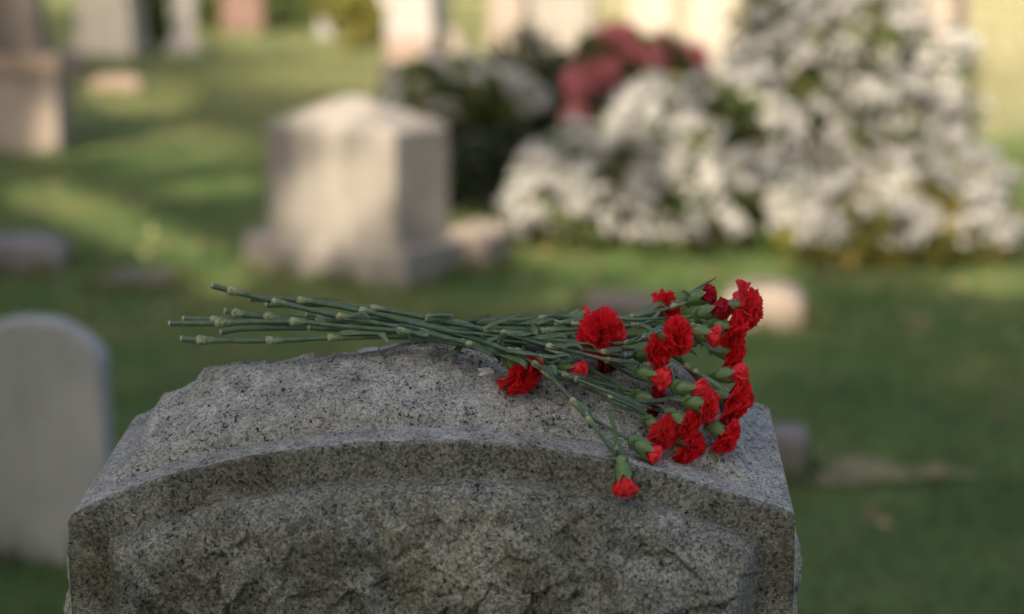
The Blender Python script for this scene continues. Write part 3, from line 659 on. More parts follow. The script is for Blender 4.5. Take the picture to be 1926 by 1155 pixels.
# ------------------------------------------------------------------ the rough granite headstone
A0 = R(2.5); SO = np.array([0.0, 1.60, 0.0]); EX = np.array([math.cos(A0), -math.sin(A0), 0]); EY = np.array([math.sin(A0), math.cos(A0), 0])
T_ALL = 0.27
def st(px, py, t):
    """where the line of sight through a photograph point meets the stone's plane at depth t: (s, t, z)"""
    d = ray(px, py); k = (t - (CAMP - SO) @ EY) / (d @ EY); P = CAMP + k * d
    return np.array([(P - SO) @ EX, t, P[2]])
def st_world(q): return SO * np.array([1, 1, 0]) + EX * q[0] + EY * q[1] + np.array([0, 0, q[2]])
def fitpts(pts, t): return np.array([st(x, y, t)[[0, 2]] for x, y in pts])
edge_p = fitpts([(127, 974), (212, 931), (305, 900), (398, 875), (490, 856), (583, 842), (675, 836), (759, 832), (853, 829), (962, 838), (1071, 851), (1158, 867), (1267, 896), (1354, 922), (1441, 947), (1496, 967)], 0)
inner_p = fitpts([(217, 1013), (305, 979), (398, 953), (490, 932), (583, 916), (675, 905), (759, 899), (874, 904), (983, 914), (1071, 925), (1158, 938), (1223, 951), (1310, 973), (1354, 990), (1415, 1019)], 0)
SL, SR = edge_p[0, 0], edge_p[-1, 0]; IL, IR = inner_p[0, 0], inner_p[-1, 0]
pe = np.polyfit(edge_p[:, 0], edge_p[:, 1], 5); pi_ = np.polyfit(inner_p[:, 0], inner_p[:, 1], 4)
def z_edge(s): return np.polyval(pe, s)
def z_in(s): return np.polyval(pi_, s)
T_C, T_B = 0.155, 0.255
crest_p = fitpts([(120, 930), (200, 858), (240, 806), (290, 757), (351, 728), (393, 698), (435, 686), (540, 680), (680, 664), (780, 650), (870, 645), (1000, 650), (1150, 664), (1265, 688), (1350, 730), (1400, 768), (1480, 850)], T_C)
back_p = fitpts([(259, 786), (300, 762), (400, 716), (539, 682), (680, 659), (760, 645), (870, 642), (1000, 648), (1150, 664), (1265, 692), (1400, 752), (1450, 767)], T_B)
sg = np.linspace(SL - 0.02, SR + 0.02, 200)
def sm1(a, k=9):
    p = np.pad(a, k, mode='edge'); return np.convolve(p, np.ones(2 * k + 1) / (2 * k + 1), 'same')[k:-k]
zc_g = sm1(np.interp(sg, crest_p[:, 0], crest_p[:, 1]), 4); zb_g = sm1(np.interp(sg, back_p[:, 0], back_p[:, 1]), 4)
MARG = 0.048
def z_top(s, t):
    s = np.asarray(s, float); t = np.asarray(t, float)
    e = z_edge(np.clip(s, SL, SR)); c = np.interp(s, sg, zc_g); b = np.interp(s, sg, zb_g)
    m_ = e + 0.05 * np.clip(t, 0, MARG)
    x = np.clip((t - MARG) / (T_C - MARG), 0, 1); up = m_ + 0.004 * smooth((t - MARG) / 0.008) + (c - m_ - 0.004) * (1 - (1 - x) ** 1.55)
    y = np.clip((t - T_C) / (T_B - T_C), 0, 1); bk = c + (b - c) * smooth(y)
    r = np.where(t < T_C, up, bk)
    # dressed margin along both ends: a plain bevel from the front corner to the back corner
    ze = e + (b - e) * np.clip(t / T_B, 0, 1)
    dR = SR - s; dL = s - SL
    wR = smooth((dR - 0.038) / 0.012); wL = smooth((dL - 0.030) / 0.03)
    w = np.minimum(wR, wL)
    return r * w + np.minimum(ze, r + 0.03) * (1 - w)
rs0 = np.random.RandomState(5)
seeds = np.stack([rs0.uniform(-0.55, 0.45, 420), rs0.uniform(-0.10, 0.36, 420), rs0.uniform(0.80, 1.2, 420)], 1)
seeds_top = seeds.copy(); seeds_top[:, 2] = 0
fn_top = rs0.normal(size=(420, 3)) * 0.15; fo_top = rs0.normal(size=420) * 0.0016
def rough_top(s, t):
    p = np.stack([s, t, np.zeros_like(s)], 1); q = p + 0.010 * np.stack([vnoise(p * 45), vnoise(p * 45 + 9), np.zeros(len(p))], 1)
    return 0.55 * facets(q, seeds_top, fn_top, fo_top) + 0.0050 * fbm(p * 22, 4, 0.55) + 0.0016 * fbm(p * 130, 3, 0.6) + 0.0045 * vnoise(p * 9 + 3)
stone = empty('granite_headstone', SO, -A0)
tag(stone, 'large rough grey granite headstone with an arched border, in front, carrying the bouquet', 'gravestone', 'gravestones on the lawn')
ns, nt_ = 440, 150
s_v = np.linspace(SL, SR, ns); t_v = np.concatenate([[0.0035], np.linspace(0.007, T_ALL - 0.004, nt_ - 2), [T_ALL]])
Sg, Tg = np.meshgrid(s_v, t_v, indexing='ij'); s_, t_ = Sg.ravel(), Tg.ravel()
rm = smooth((t_ - MARG + 0.002) / 0.012) * smooth((SR - s_ - 0.036) / 0.015) * np.clip(smooth((s_ - SL - 0.025) / 0.03), 0.12, 1)
fine = 0.0016 * fbm(np.stack([s_, t_, s_ * 0], 1) * 110, 3, 0.6)
z_ = z_top(s_, t_) + rough_top(s_, t_) * rm + fine - 0.003 * np.exp(-((t_ - MARG) / 0.004) ** 2) * smooth((SR - s_ - 0.03) / 0.02)
z_ -= 0.05 * np.clip((t_ - T_ALL + 0.012) / 0.012, 0, 1) ** 2 * 0.25
endd = np.minimum(s_ - SL, SR - s_); z_ -= 0.004 * (1 - np.clip(endd / 0.006, 0, 1)) ** 2
top_z = z_.reshape(ns, nt_)
def stone_h(s, t):          # real surface height by bilinear lookup
    i = np.clip((s - SL) / (SR - SL) * (ns - 1), 0, ns - 1.001); j = np.clip(np.interp(t, t_v, np.arange(nt_)), 0, nt_ - 1.001)
    i0 = i.astype(int) if hasattr(i, 'astype') else int(i); j0 = j.astype(int) if hasattr(j, 'astype') else int(j); a = i - i0; b = j - j0
    return top_z[i0, j0] * (1 - a) * (1 - b) + top_z[i0 + 1, j0] * a * (1 - b) + top_z[i0, j0 + 1] * (1 - a) * b + top_z[i0 + 1, j0 + 1] * a * b
A = Acc(); A.add(np.stack([s_, t_, z_], 1), grid_faces(ns, nt_))
# ends and back
Z_BASE = 0.30
def end_grid(s_pos, sign):
    tv = np.concatenate([[0.0], t_v]); zz = np.concatenate([np.linspace(Z_BASE, 0.80, 6), np.linspace(0.81, 1.0, 70)])
    col = 0 if sign < 0 else ns - 1; ztop = np.concatenate([[top_z[col, 0] - 0.003], top_z[col]]); V = []
    for tt, zt in zip(tv, ztop):
        f = (zz - Z_BASE) / (1.0 - Z_BASE); z = Z_BASE + f * (zt - Z_BASE)
        V.append(np.stack([np.full(len(z), s_pos), np.full(len(z), tt), z, zt - z], 1))
    V = np.array(V).reshape(-1, 4); p = V[:, :3]
    m_ = smooth((V[:, 3] - 0.012) / 0.03) * smooth(p[:, 1] / 0.012 + 0.15)
    V[:, 0] += sign * m_ * (0.006 + 0.010 * np.abs(fbm(p * 20, 4, 0.55)) + 0.002 * fbm(p * 120, 2))
    return V[:, :3], grid_faces(len(tv), len(zz), flip=(sign < 0))
A.add(*end_grid(SL, -1)); A.add(*end_grid(SR, 1))
zb = np.linspace(0, 1, 12); Vb = np.array([[s, T_ALL, Z_BASE + f * (top_z[i, -1] - Z_BASE)] for i, s in enumerate(s_v) for f in zb])
A.add(Vb, grid_faces(ns, 12, flip=True))
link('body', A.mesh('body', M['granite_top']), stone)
# arched border (front face, arris rounded and a little chipped)
A = Acc()
def border(sa, sb, lo, n, m_):
    sv = np.linspace(sa, sb, n); V = []
    for s in sv:
        zt = np.interp(s, s_v, top_z[:, 0]); chip = 0.0022 + 0.0016 * max(0, float(vnoise([[s * 60, 2.2, 0.7]])[0])) + 0.003 * max(0, float(vnoise([[s * 17, 5.2, 0.7]])[0]) - 0.35)
        zl = lo(s); zz = np.linspace(zl, zt - chip, m_)
        rec = [0.0 + 0.0006 * float(x) for x in fbm(np.stack([np.full(m_, s), np.zeros(m_), zz], 1) * 90, 3)]
        V.append([(s, rec[k] if 0 < k else 0.0, zz[k]) for k in range(m_)] + [(s, 0.0010, zt - chip * 0.35), (s, 0.0036, zt + 0.0001)])
    A.add(np.array(V).reshape(-1, 3), grid_faces(n, m_ + 2))
border(SL, IL, lambda s: Z_BASE, 30, 90); border(IL, IR, lambda s: float(z_in(s)), 420, 26); border(IR, SR, lambda s: Z_BASE, 30, 90)
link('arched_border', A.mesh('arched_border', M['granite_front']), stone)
# rock-faced panel inside the border
fn_p = rs0.normal(size=(420, 3)) * 0.30; fo_p = rs0.normal(size=420) * 0.0035
seeds_p = seeds.copy(); seeds_p[:, 1] = 0
nsp = 400; fz = np.concatenate([np.linspace(0, 0.62, 10)[:-1], np.linspace(0.62, 0.985, 120), np.linspace(0.986, 1, 24)])
V = []
for s in np.linspace(IL - 0.004, IR + 0.004, nsp):
    zt = float(z_in(np.clip(s, IL, IR))) + 0.004; zz = Z_BASE + fz * (zt - Z_BASE)
    V.append(np.stack([np.full(len(zz), s), np.zeros(len(zz)), zz, np.minimum(zt - zz, min(s - IL + 0.004, IR - s + 0.004) + 0.0), zt - zz], 1))
V = np.array(V).reshape(-1, 5); p = V[:, :3].copy(); d = np.clip(V[:, 3], 0, 1); q = p + 0.012 * np.stack([vnoise(p * 40), np.zeros(len(p)), vnoise(p * 40 + 5)], 1)
rockn = 0.5 * facets(q, seeds_p, fn_p * np.array([1, 0, 1]), fo_p * 0.6) + 0.008 * fbm(p * 19, 5, 0.5) + 0.017 * vnoise(p * np.array([6.5, 1, 9.5]) + 2.2) + 0.0016 * fbm(p * 120, 3, 0.6)
dt_ = np.clip(V[:, 4], 0, 1)
V[:, 1] = 0.0020 - 0.0015 * smooth(d / 0.006) - 0.0125 * smooth((dt_ - 0.0012) / 0.0022) - (0.034 * (1 - np.exp(-dt_ / 0.019)) + 0.006 * smooth(dt_ / 0.10)) * smooth(d / 0.022 + 0.25 * (dt_ < 0.03)) + rockn * smooth((d - 0.006) / 0.04)
V[:, 1] += 0.0009 * fbm(p * 100, 2)
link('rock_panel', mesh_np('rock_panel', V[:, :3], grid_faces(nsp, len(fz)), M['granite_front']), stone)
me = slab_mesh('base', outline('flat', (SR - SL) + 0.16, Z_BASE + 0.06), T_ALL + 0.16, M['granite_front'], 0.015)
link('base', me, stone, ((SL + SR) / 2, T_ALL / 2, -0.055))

# lines of sight to depth: where a photograph point sits h above the stone
_tt = np.linspace(-0.005, 0.235, 121)
def t_for(px, py, h):
    Q = np.array([st(px, py, t) for t in _tt]); H = Q[:, 2] - stone_h(Q[:, 0], _tt)
    k = np.nonzero(H <= h)[0]
    return float(_tt[k[0]]) if len(k) else float(_tt[H.argmin()])
def pos(px, py, h=0.01, t=None, dt=0.0):
    tt = t_for(px, py, h) if t is None else t
    return st_world(st(px, py, tt + dt))
# white splash and a dry straw on the stone
c = np.array([st(914, 701, t_for(914, 701, 0.0))]); A = Acc()
rs = np.random.RandomState(4); ring = []
pts = [(-17, -6), (-6, -7), (6, -6), (16, -1), (15, 4), (4, 4), (-4, 8), (-13, 9), (-10, 3), (-4, 1), (-14, -1)]
sp_ = np.array([st(914 + x, 701 + y, t_for(914 + x, 701 + y, 0.0)) for x, y in pts])
cc = sp_.mean(0); V = np.concatenate([[cc], sp_ * 0.55 + cc * 0.45, sp_]); n = len(pts)
V[:, 2] = stone_h(V[:, 0], V[:, 1]) + np.array([0.0016] + [0.0014] * n + [0.0004] * n)
F = [[0, 1 + i, 1 + (i + 1) % n] for i in range(n)] + [[1 + i, 1 + n + i, 1 + n + (i + 1) % n] for i in range(n)] + [[1 + i, 1 + n + (i + 1) % n, 1 + (i + 1) % n] for i in range(n)]
tag(link('white_splash', mesh_np('white_splash', V, F, M['splash']), stone), 'small white splash on the rough top')
a, b = st_world(st(1139, 1050, -0.034)), st_world(st(1143, 1026, -0.030))
v, f = tube([a, (a + b) / 2 + np.array([0.0006, 0, 0]), b], [0.0004, 0.0006, 0.0003], 6)
tag(link('dry_straw', mesh_np('dry_straw', v - a, f, M['straw']), loc=a), 'tiny yellow straw stuck to the rough front panel', 'straw')

# ------------------------------------------------------------------ carnations
def catmull(P, per=10):
    P = np.asarray(P, float); Q = np.concatenate([[2 * P[0] - P[1]], P, [2 * P[-1] - P[-2]]]); out = []
    for i in range(1, len(Q) - 2):
        p0, p1, p2, p3 = Q[i - 1:i + 3]
        for u in np.arange(per) / per:
            out.append(0.5 * ((2 * p1) + (p2 - p0) * u + (2 * p0 - 5 * p1 + 4 * p2 - p3) * u * u + (3 * p1 - p0 - 3 * p2 + p3) * u ** 3))
    out.append(Q[-2]); return np.array(out)
def petal_geo(L, W, amp, k, ph, jag, curl, rs, nr=7, na=16):
    r = np.linspace(0, 1, nr + 1) ** 0.85; a = np.linspace(-1, 1, na + 1)
    zig = np.where(np.arange(na + 1) % 2 == 0, 1.0, -1.0) * jag * (0.5 + rs.rand(na + 1))
    lob = 1 - 0.16 * a ** 2 + 0.05 * np.sin(3.1 * a + ph) + zig
    Rr, Aa = np.meshgrid(r, a, indexing='ij'); LL = np.broadcast_to(lob, Rr.shape)
    ed = 1 + (LL - 1) * Rr ** 2
    l = L * Rr * ed * np.cos(0.55 * Aa * Rr); w = W * (0.13 + 0.87 * Rr ** 1.15) * Aa
    ruf = np.sin(k * Aa + ph) + 0.55 * np.sin(2.1 * k * Aa + 1.7 * ph) + 0.25 * np.sin(4.3 * k * Aa + ph * 3)
    n = amp * Rr ** 1.8 * ruf - curl * L * Rr ** 2.2 + 0.10 * L * Rr * Aa ** 2
    V = np.stack([l, w, n], -1).reshape(-1, 3); U = np.stack([Aa * 0.5 + 0.5, Rr], -1).reshape(-1, 2)
    return V, grid_faces(nr + 1, na + 1), U
prs = np.random.RandomState(21)
def petal_variant(): return petal_geo(1.0, 0.62 + 0.14 * prs.rand(), 0.085 + 0.05 * prs.rand(), 3.4 + 1.6 * prs.rand(), prs.rand() * 6.3, 0.030, 0.10 + 0.22 * prs.rand(), prs)
PET = [petal_variant() for _ in range(9)]
PETC = [petal_geo(1.0, 0.60 + 0.10 * prs.rand(), 0.045 + 0.03 * prs.rand(), 2.6 + 1.5 * prs.rand(), prs.rand() * 6.3, 0.013, -0.20 - 0.12 * prs.rand(), prs) for _ in range(6)]   # cupped
PETM = {(k, c): [mesh_np('petal', v, f, M[k], True, u) for v, f, u in (PETC if c else PET)] for k in ('petal', 'petal_dark', 'petal_light') for c in (0, 1)}
LAYERS = {   # (petals, tilt from the axis, length, lift of the root) ; the first entries become petals of their own
    'open': ([(8, 84, 1.0, 0.0), (8, 66, 1.05, 0.05)], [(9, 49, 1.05, 0.08), (8, 33, 1.02, 0.10), (7, 17, 0.97, 0.12), (4, 5, 0.92, 0.12)]),
    'side': ([(8, 66, 1.08, 0.0), (8, 52, 1.14, 0.05)], [(8, 40, 1.14, 0.08), (7, 26, 1.12, 0.1), (6, 12, 1.08, 0.1)]),
    'half': ([(6, 36, 1.0, 0.0), (6, 27, 1.05, 0.04)], [(7, 18, 1.06, 0.06), (5, 8, 1.04, 0.06)]),
    'bud': ([(5, 27, 0.98, 0.0), (5, 20, 1.02, 0.02)], [(5, 12, 1.03, 0.04), (3, 3, 1.0, 0.04)]),
}
CAL_L = 0.023
def calyx_mesh(rad, seed):
    rs = np.random.RandomState(seed); n = 30; A = Acc()
    prof = [(-0.002, 0.22), (0.0, 0.32), (0.04, 0.46), (0.12, 0.62), (0.28, 0.79), (0.5, 0.93), (0.75, 1.0), (0.9, 1.03)]
    V, U = [], []
    for z, r in prof:
        for i in range(n): a = 2 * PI * i / n; V.append((math.cos(a) * r * rad, math.sin(a) * r * rad, z * CAL_L)); U.append((i / n, z * 0.72))
    for i in range(n):
        a = 2 * PI * i / n; th = abs(((i / n * 5) % 1) - 0.5) * 2; z = 0.82 + 0.36 * th ** 1.1; r = 1.02 + 0.05 * th
        V.append((math.cos(a) * r * rad, math.sin(a) * r * rad, z * CAL_L)); U.append((i / n, 1.0))
    m_ = len(prof) + 1; F = [[j * n + i, j * n + (i + 1) % n, (j + 1) * n + (i + 1) % n, (j + 1) * n + i] for j in range(m_ - 1) for i in range(n)]
    A.add(V, F, np.array(U))
    V, U = [], []                                # small scales hugging the calyx base
    for j, (z, r) in enumerate([(-0.02, 0.33), (0.05, 0.56), (0.14, 0.74), (0.24, 0.86), (0.34, 0.96)]):
        for i in range(24):
            a = 2 * PI * i / 24 + 0.4; th = abs(((i / 24 * 4) % 1) - 0.5) * 2; zz = z if j < 3 else 0.14 + (z - 0.14) * (0.1 + 1.5 * th)
            V.append((math.cos(a) * r * rad * 1.03, math.sin(a) * r * rad * 1.03, zz * CAL_L)); U.append((i / 24, 0.1 + 0.12 * j))
    F = [[j * 24 + i, j * 24 + (i + 1) % 24, (j + 1) * 24 + (i + 1) % 24, (j + 1) * 24 + i] for j in range(4) for i in range(24)]
    A.add(V, F, np.array(U)); return A.mesh('calyx', M['calyx'])
CALS = {t: calyx_mesh(r, i) for i, (t, r) in enumerate((('open', 0.0080), ('side', 0.0082), ('half', 0.0086), ('bud', 0.0084)))}
VIEW = np.array([0, cp, -sp])
def petal_matrix(phi, th, L, z0, r0, roll=0.0):
    er = np.array([math.cos(phi), math.sin(phi), 0]); et = np.array([-math.sin(phi), math.cos(phi), 0]); z = np.array([0, 0, 1.0])
    d = math.cos(th) * z + math.sin(th) * er; n = np.cross(d, et); c, s = math.cos(roll), math.sin(roll)
    et, n = et * c + n * s, n * c - et * s
    return np.stack([d * L, et * L, n * L], 1), er * r0 + z * z0
def flower(root, o, head, seed):
    """calyx and bloom of one head; returns the foot of the calyx (world)"""
    kind, bc, cc_, dia, face, h, kw = head
    C = pos(bc[0], bc[1], h, kw.get('t'), kw.get('dt', 0.0)); m_ = pxm(C); Rb = dia * m_ / 2
    a, b = ray(*bc), ray(*cc_); v2 = a / (a @ VIEW) - b / (b @ VIEW); v2 /= np.linalg.norm(v2)
    ax = v2 * math.sqrt(1 - face * face) - VIEW * face; ax /= np.linalg.norm(ax)
    off = {'open': 0.26, 'side': 0.46, 'half': 0.62, 'bud': 0.62}[kind] * Rb
    foot = C - ax * (CAL_L * 0.93 + off)
    q = Vector(ax).to_track_quat('Z', 'Y'); rs = np.random.RandomState(seed); mk = 'petal_dark' if kw.get('dark') else 'petal_light' if kw.get('light') or kind in ('half', 'bud') else 'petal'
    def place(ob, w): ob.parent = root; ob.location = w - o; ob.rotation_mode = 'QUATERNION'; ob.rotation_quaternion = q
    cal = link('calyx', CALS[kind]); place(cal, foot)
    outer, inner = LAYERS[kind]; cup = 1 if kind in ('bud', 'half') else 0; PS = PETC if cup else PET; Lb = Rb * {'open': 1.06, 'side': 1.10, 'half': 1.55, 'bud': 1.62}[kind]
    A = Acc(); z_root = -CAL_L * {'open': 0.03, 'side': 0.10, 'half': 0.16, 'bud': 0.2}[kind]; r0 = 0.0030 if kind in ('open', 'side') else 0.0038
    for n, th, lf, lift in inner:
        for k in range(n):
            V, F, U = PS[rs.randint(len(PS))]; m3, b0 = petal_matrix(2 * PI * (k + rs.rand() * 0.7) / n, R(th + rs.uniform(-10, 10)), Lb * lf * rs.uniform(0.86, 1.08), z_root + lift * Rb, r0 * 0.6, rs.uniform(-.5, .5))
            A.add(V @ m3.T + b0, F, U)
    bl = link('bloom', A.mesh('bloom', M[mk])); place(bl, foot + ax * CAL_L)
    for n, th, lf, lift in outer:
        ph0 = rs.rand() * 6
        for k in range(n):
            m3, b0 = petal_matrix(ph0 + 2 * PI * (k + rs.uniform(-.2, .2)) / n, R(th + rs.uniform(-9, 9)), Lb * lf * rs.uniform(0.88, 1.06), z_root + lift * Rb, r0, rs.uniform(-.25, .25))
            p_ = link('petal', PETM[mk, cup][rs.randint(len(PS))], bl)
            p_.matrix_local = Matrix([list(m3[i]) + [b0[i]] for i in range(3)] + [[0, 0, 0, 1]])
    return foot, ax
def node_mesh(p, d, r, seed):
    """swollen joint: pale on the side of the cut end, greening into the sheath"""
    rs = np.random.RandomState(seed); z = np.array([-0.9, -0.7, -0.35, 0.25, 1.1, 2.3, 3.8, 5.4]) * r; rr = np.array([1.0, 1.28, 1.55, 1.60, 1.46, 1.30, 1.16, 1.02]) * r
    u = np.cross(d, [0.2, 0.5, 0.8]); u /= np.linalg.norm(u); w = np.cross(d, u); V, U = [], []; n = 10; bend = (u * rs.uniform(-1, 1) + w * rs.uniform(-1, 1)) * r * 0.22
    for j in range(8):
        for i in range(n):
            a = 2 * PI * i / n; k = rr[j] * (1 + 0.07 * math.sin(2 * a + seed) + 0.05 * rs.rand())
            V.append(p + d * (z[j] + 0.25 * r * math.sin(a + seed)) + k * (math.cos(a) * u + math.sin(a) * w) + bend * math.exp(-((j - 3) / 2) ** 2)); U.append((i / n, j / 7))
    F = [[j * n + i, j * n + (i + 1) % n, (j + 1) * n + (i + 1) % n, (j + 1) * n + i] for j in range(7) for i in range(n)]
    return np.array(V), np.array(F), np.array(U)
def leaf_mesh(P, width, mat, fold=0.35, twist=0.0):
    P = catmull(P, 8); n = len(P); T = np.gradient(P, axis=0); T /= np.linalg.norm(T, axis=1)[:, None]; V = []
    for i in range(n):
        f = i / (n - 1); w = width * (0.55 + 0.45 * math.sin(PI * min(1, f * 1.6) * 0.5 + 0.2)) * (1 - f ** 3.2) ** 0.8 * 0.5 + 0.0002
        side = np.cross(T[i], np.array([0.1, -0.55, 0.83])); side /= np.linalg.norm(side); nn = np.cross(side, T[i]); c, s = math.cos(twist * f), math.sin(twist * f); sd = side * c + nn * s; nn = nn * c - side * s
        for a, b in ((-1, fold), (-0.5, fold * 0.35), (0, 0), (0.5, fold * 0.35), (1, fold)): V.append(P[i] + sd * w * a + nn * w * b)
        for a, b in ((1, fold - 0.10), (0, -0.16), (-1, fold - 0.10)): V.append(P[i] + sd * w * a * 0.98 + nn * (w * b - 0.0002))
    F = [[i * 8 + k, i * 8 + (k + 1) % 8, (i + 1) * 8 + (k + 1) % 8, (i + 1) * 8 + k] for i in range(n - 1) for k in range(8)]
    return np.array(V), np.array(F)
def carnation(label, pts, nodes, forks, heads, leaves=(), r0=0.0032, r1=0.0020, dt=0.0, seed=0):
    """pts: stem way-points (px, py[, t]) ; forks: list of way-point lists that start on the stem and end at a head;
    heads[0] ends the main stem, heads[k] ends forks[k-1]"""
    def W(q, i=0): return pos(q[0], q[1], 0.012, q[2] if len(q) > 2 else None, dt)
    P = [W(q) for q in pts]; o = P[0].copy(); root = empty('carnation', o); tag(root, label, 'carnation', 'red carnations in the bouquet')
    foot, ax = flower(root, o, heads[0], seed * 31 + 1)
    P += [foot - ax * 0.012, foot + ax * 0.001]; C = catmull(P, 10); ln = np.concatenate([[0], np.cumsum(np.linalg.norm(np.diff(C, axis=0), axis=1))]); ln /= ln[-1]
    rad = r0 + (r1 - r0) * ln; wob = 1 + 0.04 * np.sin(ln * 60 + seed)
    V, F = tube(C, rad * wob, 10); st_o = link('stem', mesh_np('stem', V - o, F, M['stem']), root)
    d = C[0] - C[1]; d /= np.linalg.norm(d); u = np.cross(d, [0.1, 0.3, 0.9]); u /= np.linalg.norm(u); w = np.cross(d, u)
    ring = [C[0] + d * 0.0004 + rad[0] * 1.06 * (math.cos(a) * u + math.sin(a) * w) for a in np.linspace(0, 2 * PI, 10, endpoint=False)]; back = [q - d * 0.0022 for q in ring]
    V = np.array([C[0] + d * 0.0008] + ring + back) - o; F = [[0, 1 + i, 1 + (i + 1) % 10, 1 + (i + 1) % 10] for i in range(10)] + [[1 + i, 11 + i, 11 + (i + 1) % 10, 1 + (i + 1) % 10] for i in range(10)]
    me = bpy.data.meshes.new('cut_end'); me.from_pydata([tuple(v) for v in V], [], [tuple(dict.fromkeys(f)) for f in F]); me.materials.append(M['cut']); link('cut_end', me, st_o)
    def spot(px, py):       # nearest place on the stem to a photograph point
        dd = C - CAMP; k = dd @ VIEW; sx = 963 + FPX * dd[:, 0] / k; up = np.array([0, sp, cp]); sy = 577.5 - FPX * (dd @ up) / k
        return int(((sx - px) ** 2 + (sy - py) ** 2).argmin())
    def joint(parent, p, d, r, sd):
        v, f, uu = node_mesh(p, d, r, sd); link('node', mesh_np('node', v - o, f, M['node'], True, uu), parent)
    for k, q in enumerate(nodes):
        i = min(max(1, spot(*q)), len(C) - 2); d = C[i + 1] - C[i - 1]; d /= np.linalg.norm(d); joint(st_o, C[i], d, rad[i], seed * 7 + k)
    for k, way in enumerate(forks):
        foot2, ax2 = flower(root, o, heads[k + 1], seed * 31 + 7 + k)
        i = spot(*way[0][:2]); B = [C[max(0, i - 1)]] + [W(q) for q in way[1:]] + [foot2 - ax2 * 0.010, foot2 + ax2 * 0.001]
        Cb = catmull(B, 9); rb = np.linspace(r1 * 1.0, r1 * 0.85, len(Cb)); v, f = tube(Cb, rb, 8)
        br = link('branch', mesh_np('branch', v - o, f, M['branch']), root); dd = Cb[1] - Cb[0]; dd /= np.linalg.norm(dd); joint(br, Cb[0], dd, r1 * 1.05, seed + k)
    rl = np.random.RandomState(seed + 500)
    for k in range(1, 7):                            # narrow blades leaving the upper joints
        fr = 0.27 + 0.10 * k + rl.uniform(-.04, .04); i = int(fr * (len(C) - 1))
        if i > len(C) - 8: continue
        d = C[i + 2] - C[i - 2]; d /= np.linalg.norm(d); n_ = rl.normal(size=3); n_ -= d * (n_ @ d); n_ /= np.linalg.norm(n_); n_[2] = abs(n_[2]) * 0.7; n_[1] = -abs(n_[1]) if k % 2 else n_[1]; ll = rl.uniform(0.022, 0.048)
        q = [C[i] + n_ * rad[i] * 0.8, C[i] + d * ll * 0.4 + n_ * (rad[i] * 1.2 + ll * 0.10), C[i] + d * ll * 0.75 + n_ * (rad[i] + ll * rl.uniform(0.15, 0.38)), C[i] + d * ll * rl.uniform(0.8, 1.0) + n_ * (rad[i] + ll * rl.uniform(0.15, 0.55)) - np.array([0, 0, ll * 0.12])]
        v, f = leaf_mesh(q, rl.uniform(0.0042, 0.0075), None, 0.5, rl.uniform(-1.2, 1.2)); link('leaf', mesh_np('leaf', v - o, f, M['leaf_dark' if rl.rand() < 0.25 else 'leaf']), root)
        if k > 1 and rl.rand() < 0.6: joint(st_o, C[i], d, rad[i] * 0.92, seed * 13 + k)
    for lp, wd, dark in leaves:
        L = [W(q) for q in lp]; v, f = leaf_mesh(L, wd, None, 0.4, 0.5 * math.sin(seed + wd * 900))
        link('leaf', mesh_np('leaf', v - o, f, M['leaf_dark' if dark else 'leaf']), root)
    return root
def H(kind, bx, by, cx, cy, dia, face=0.3, h=0.02, **kw): return (kind, (bx, by), (cx, cy), dia, face, h, kw)

carnation('carnation with a half-open bud lowest in front of the stems, its cut end raised highest', [(398, 537, .17), (432, 546, .17), (515, 567, .165), (637, 595, .155), (770, 619, .14), (890, 647, .115), (970, 661, .10), (1020, 674, .09)],
  [(430, 545), (515, 567), (631, 592), (970, 660)], [], [H('bud', 1087, 697, 1056, 690, 39, 0.45, 0.03)], [([(880, 645, .11), (915, 643, .105), (948, 631, .105)], 0.0085, False)], seed=1)
carnation('carnation reaching furthest down the front with three heads, lowest bud over the border', [(470, 562, .19), (563, 565, .18), (680, 585, .165), (760, 604, .14), (845, 624, .115), (915, 645, .09), (975, 669, .075), (1027, 701, .060), (1106, 788, .030), (1142, 835, .008), (1158, 856, -.004)],
  [(566, 566), (680, 585), (1027, 701), (1108, 789)], [[(1108, 789), (1138, 801)], [(1030, 702), (1120, 738), (1172, 768)]],
  [H('bud', 1175, 912, 1171, 880, 46, 0.25, t=-0.022), H('half', 1228, 853, 1188, 830, 34, 0.1, 0.012), H('open', 1246, 814, 1212, 786, 60, 0.45, 0.022, light=True)],
  [([(563, 563, .18), (600, 563, .18), (650, 565, .18)], 0.0035, True), ([(1027, 699, .06), (1040, 690, .06), (1046, 705, .05)], 0.006, False)], seed=2)
carnation('carnation whose stem runs along the top of the sheaf to a half-open middle head', [(500, 574, .20), (600, 573, .195), (700, 580, .185), (805, 599, .165), (915, 620, .13), (970, 633, .115), (1032, 651, .10), (1150, 679, .075)],
  [(697, 579), (805, 599), (912, 619), (1032, 651)], [[(1150, 680), (1185, 705), (1240, 722)]],
  [H('half', 1240, 712, 1200, 698, 44, 0.3, 0.035), H('half', 1312, 735, 1276, 729, 42, 0.0, 0.035)],
  [([(805, 598, .16), (850, 602, .155), (892, 610, .15)], 0.006, False), ([(912, 617, .125), (948, 603, .125), (987, 589, .13)], 0.0062, False)], seed=3)
carnation('carnation with a mid-height open bloom touching the half-open one below it', [(422, 585, .175), (448, 590, .175), (502, 596, .17), (600, 602, .165), (720, 612, .155), (850, 624, .135), (1000, 640, .115), (1081, 653, .10), (1160, 667, .085)],
  [(440, 587), (504, 596), (603, 601), (790, 618)], [], [H('side', 1237, 662, 1203, 669, 50, 0.5, 0.045)], [([(950, 634, .12), (985, 629, .12), (1013, 633, .12)], 0.005, False)], seed=4)
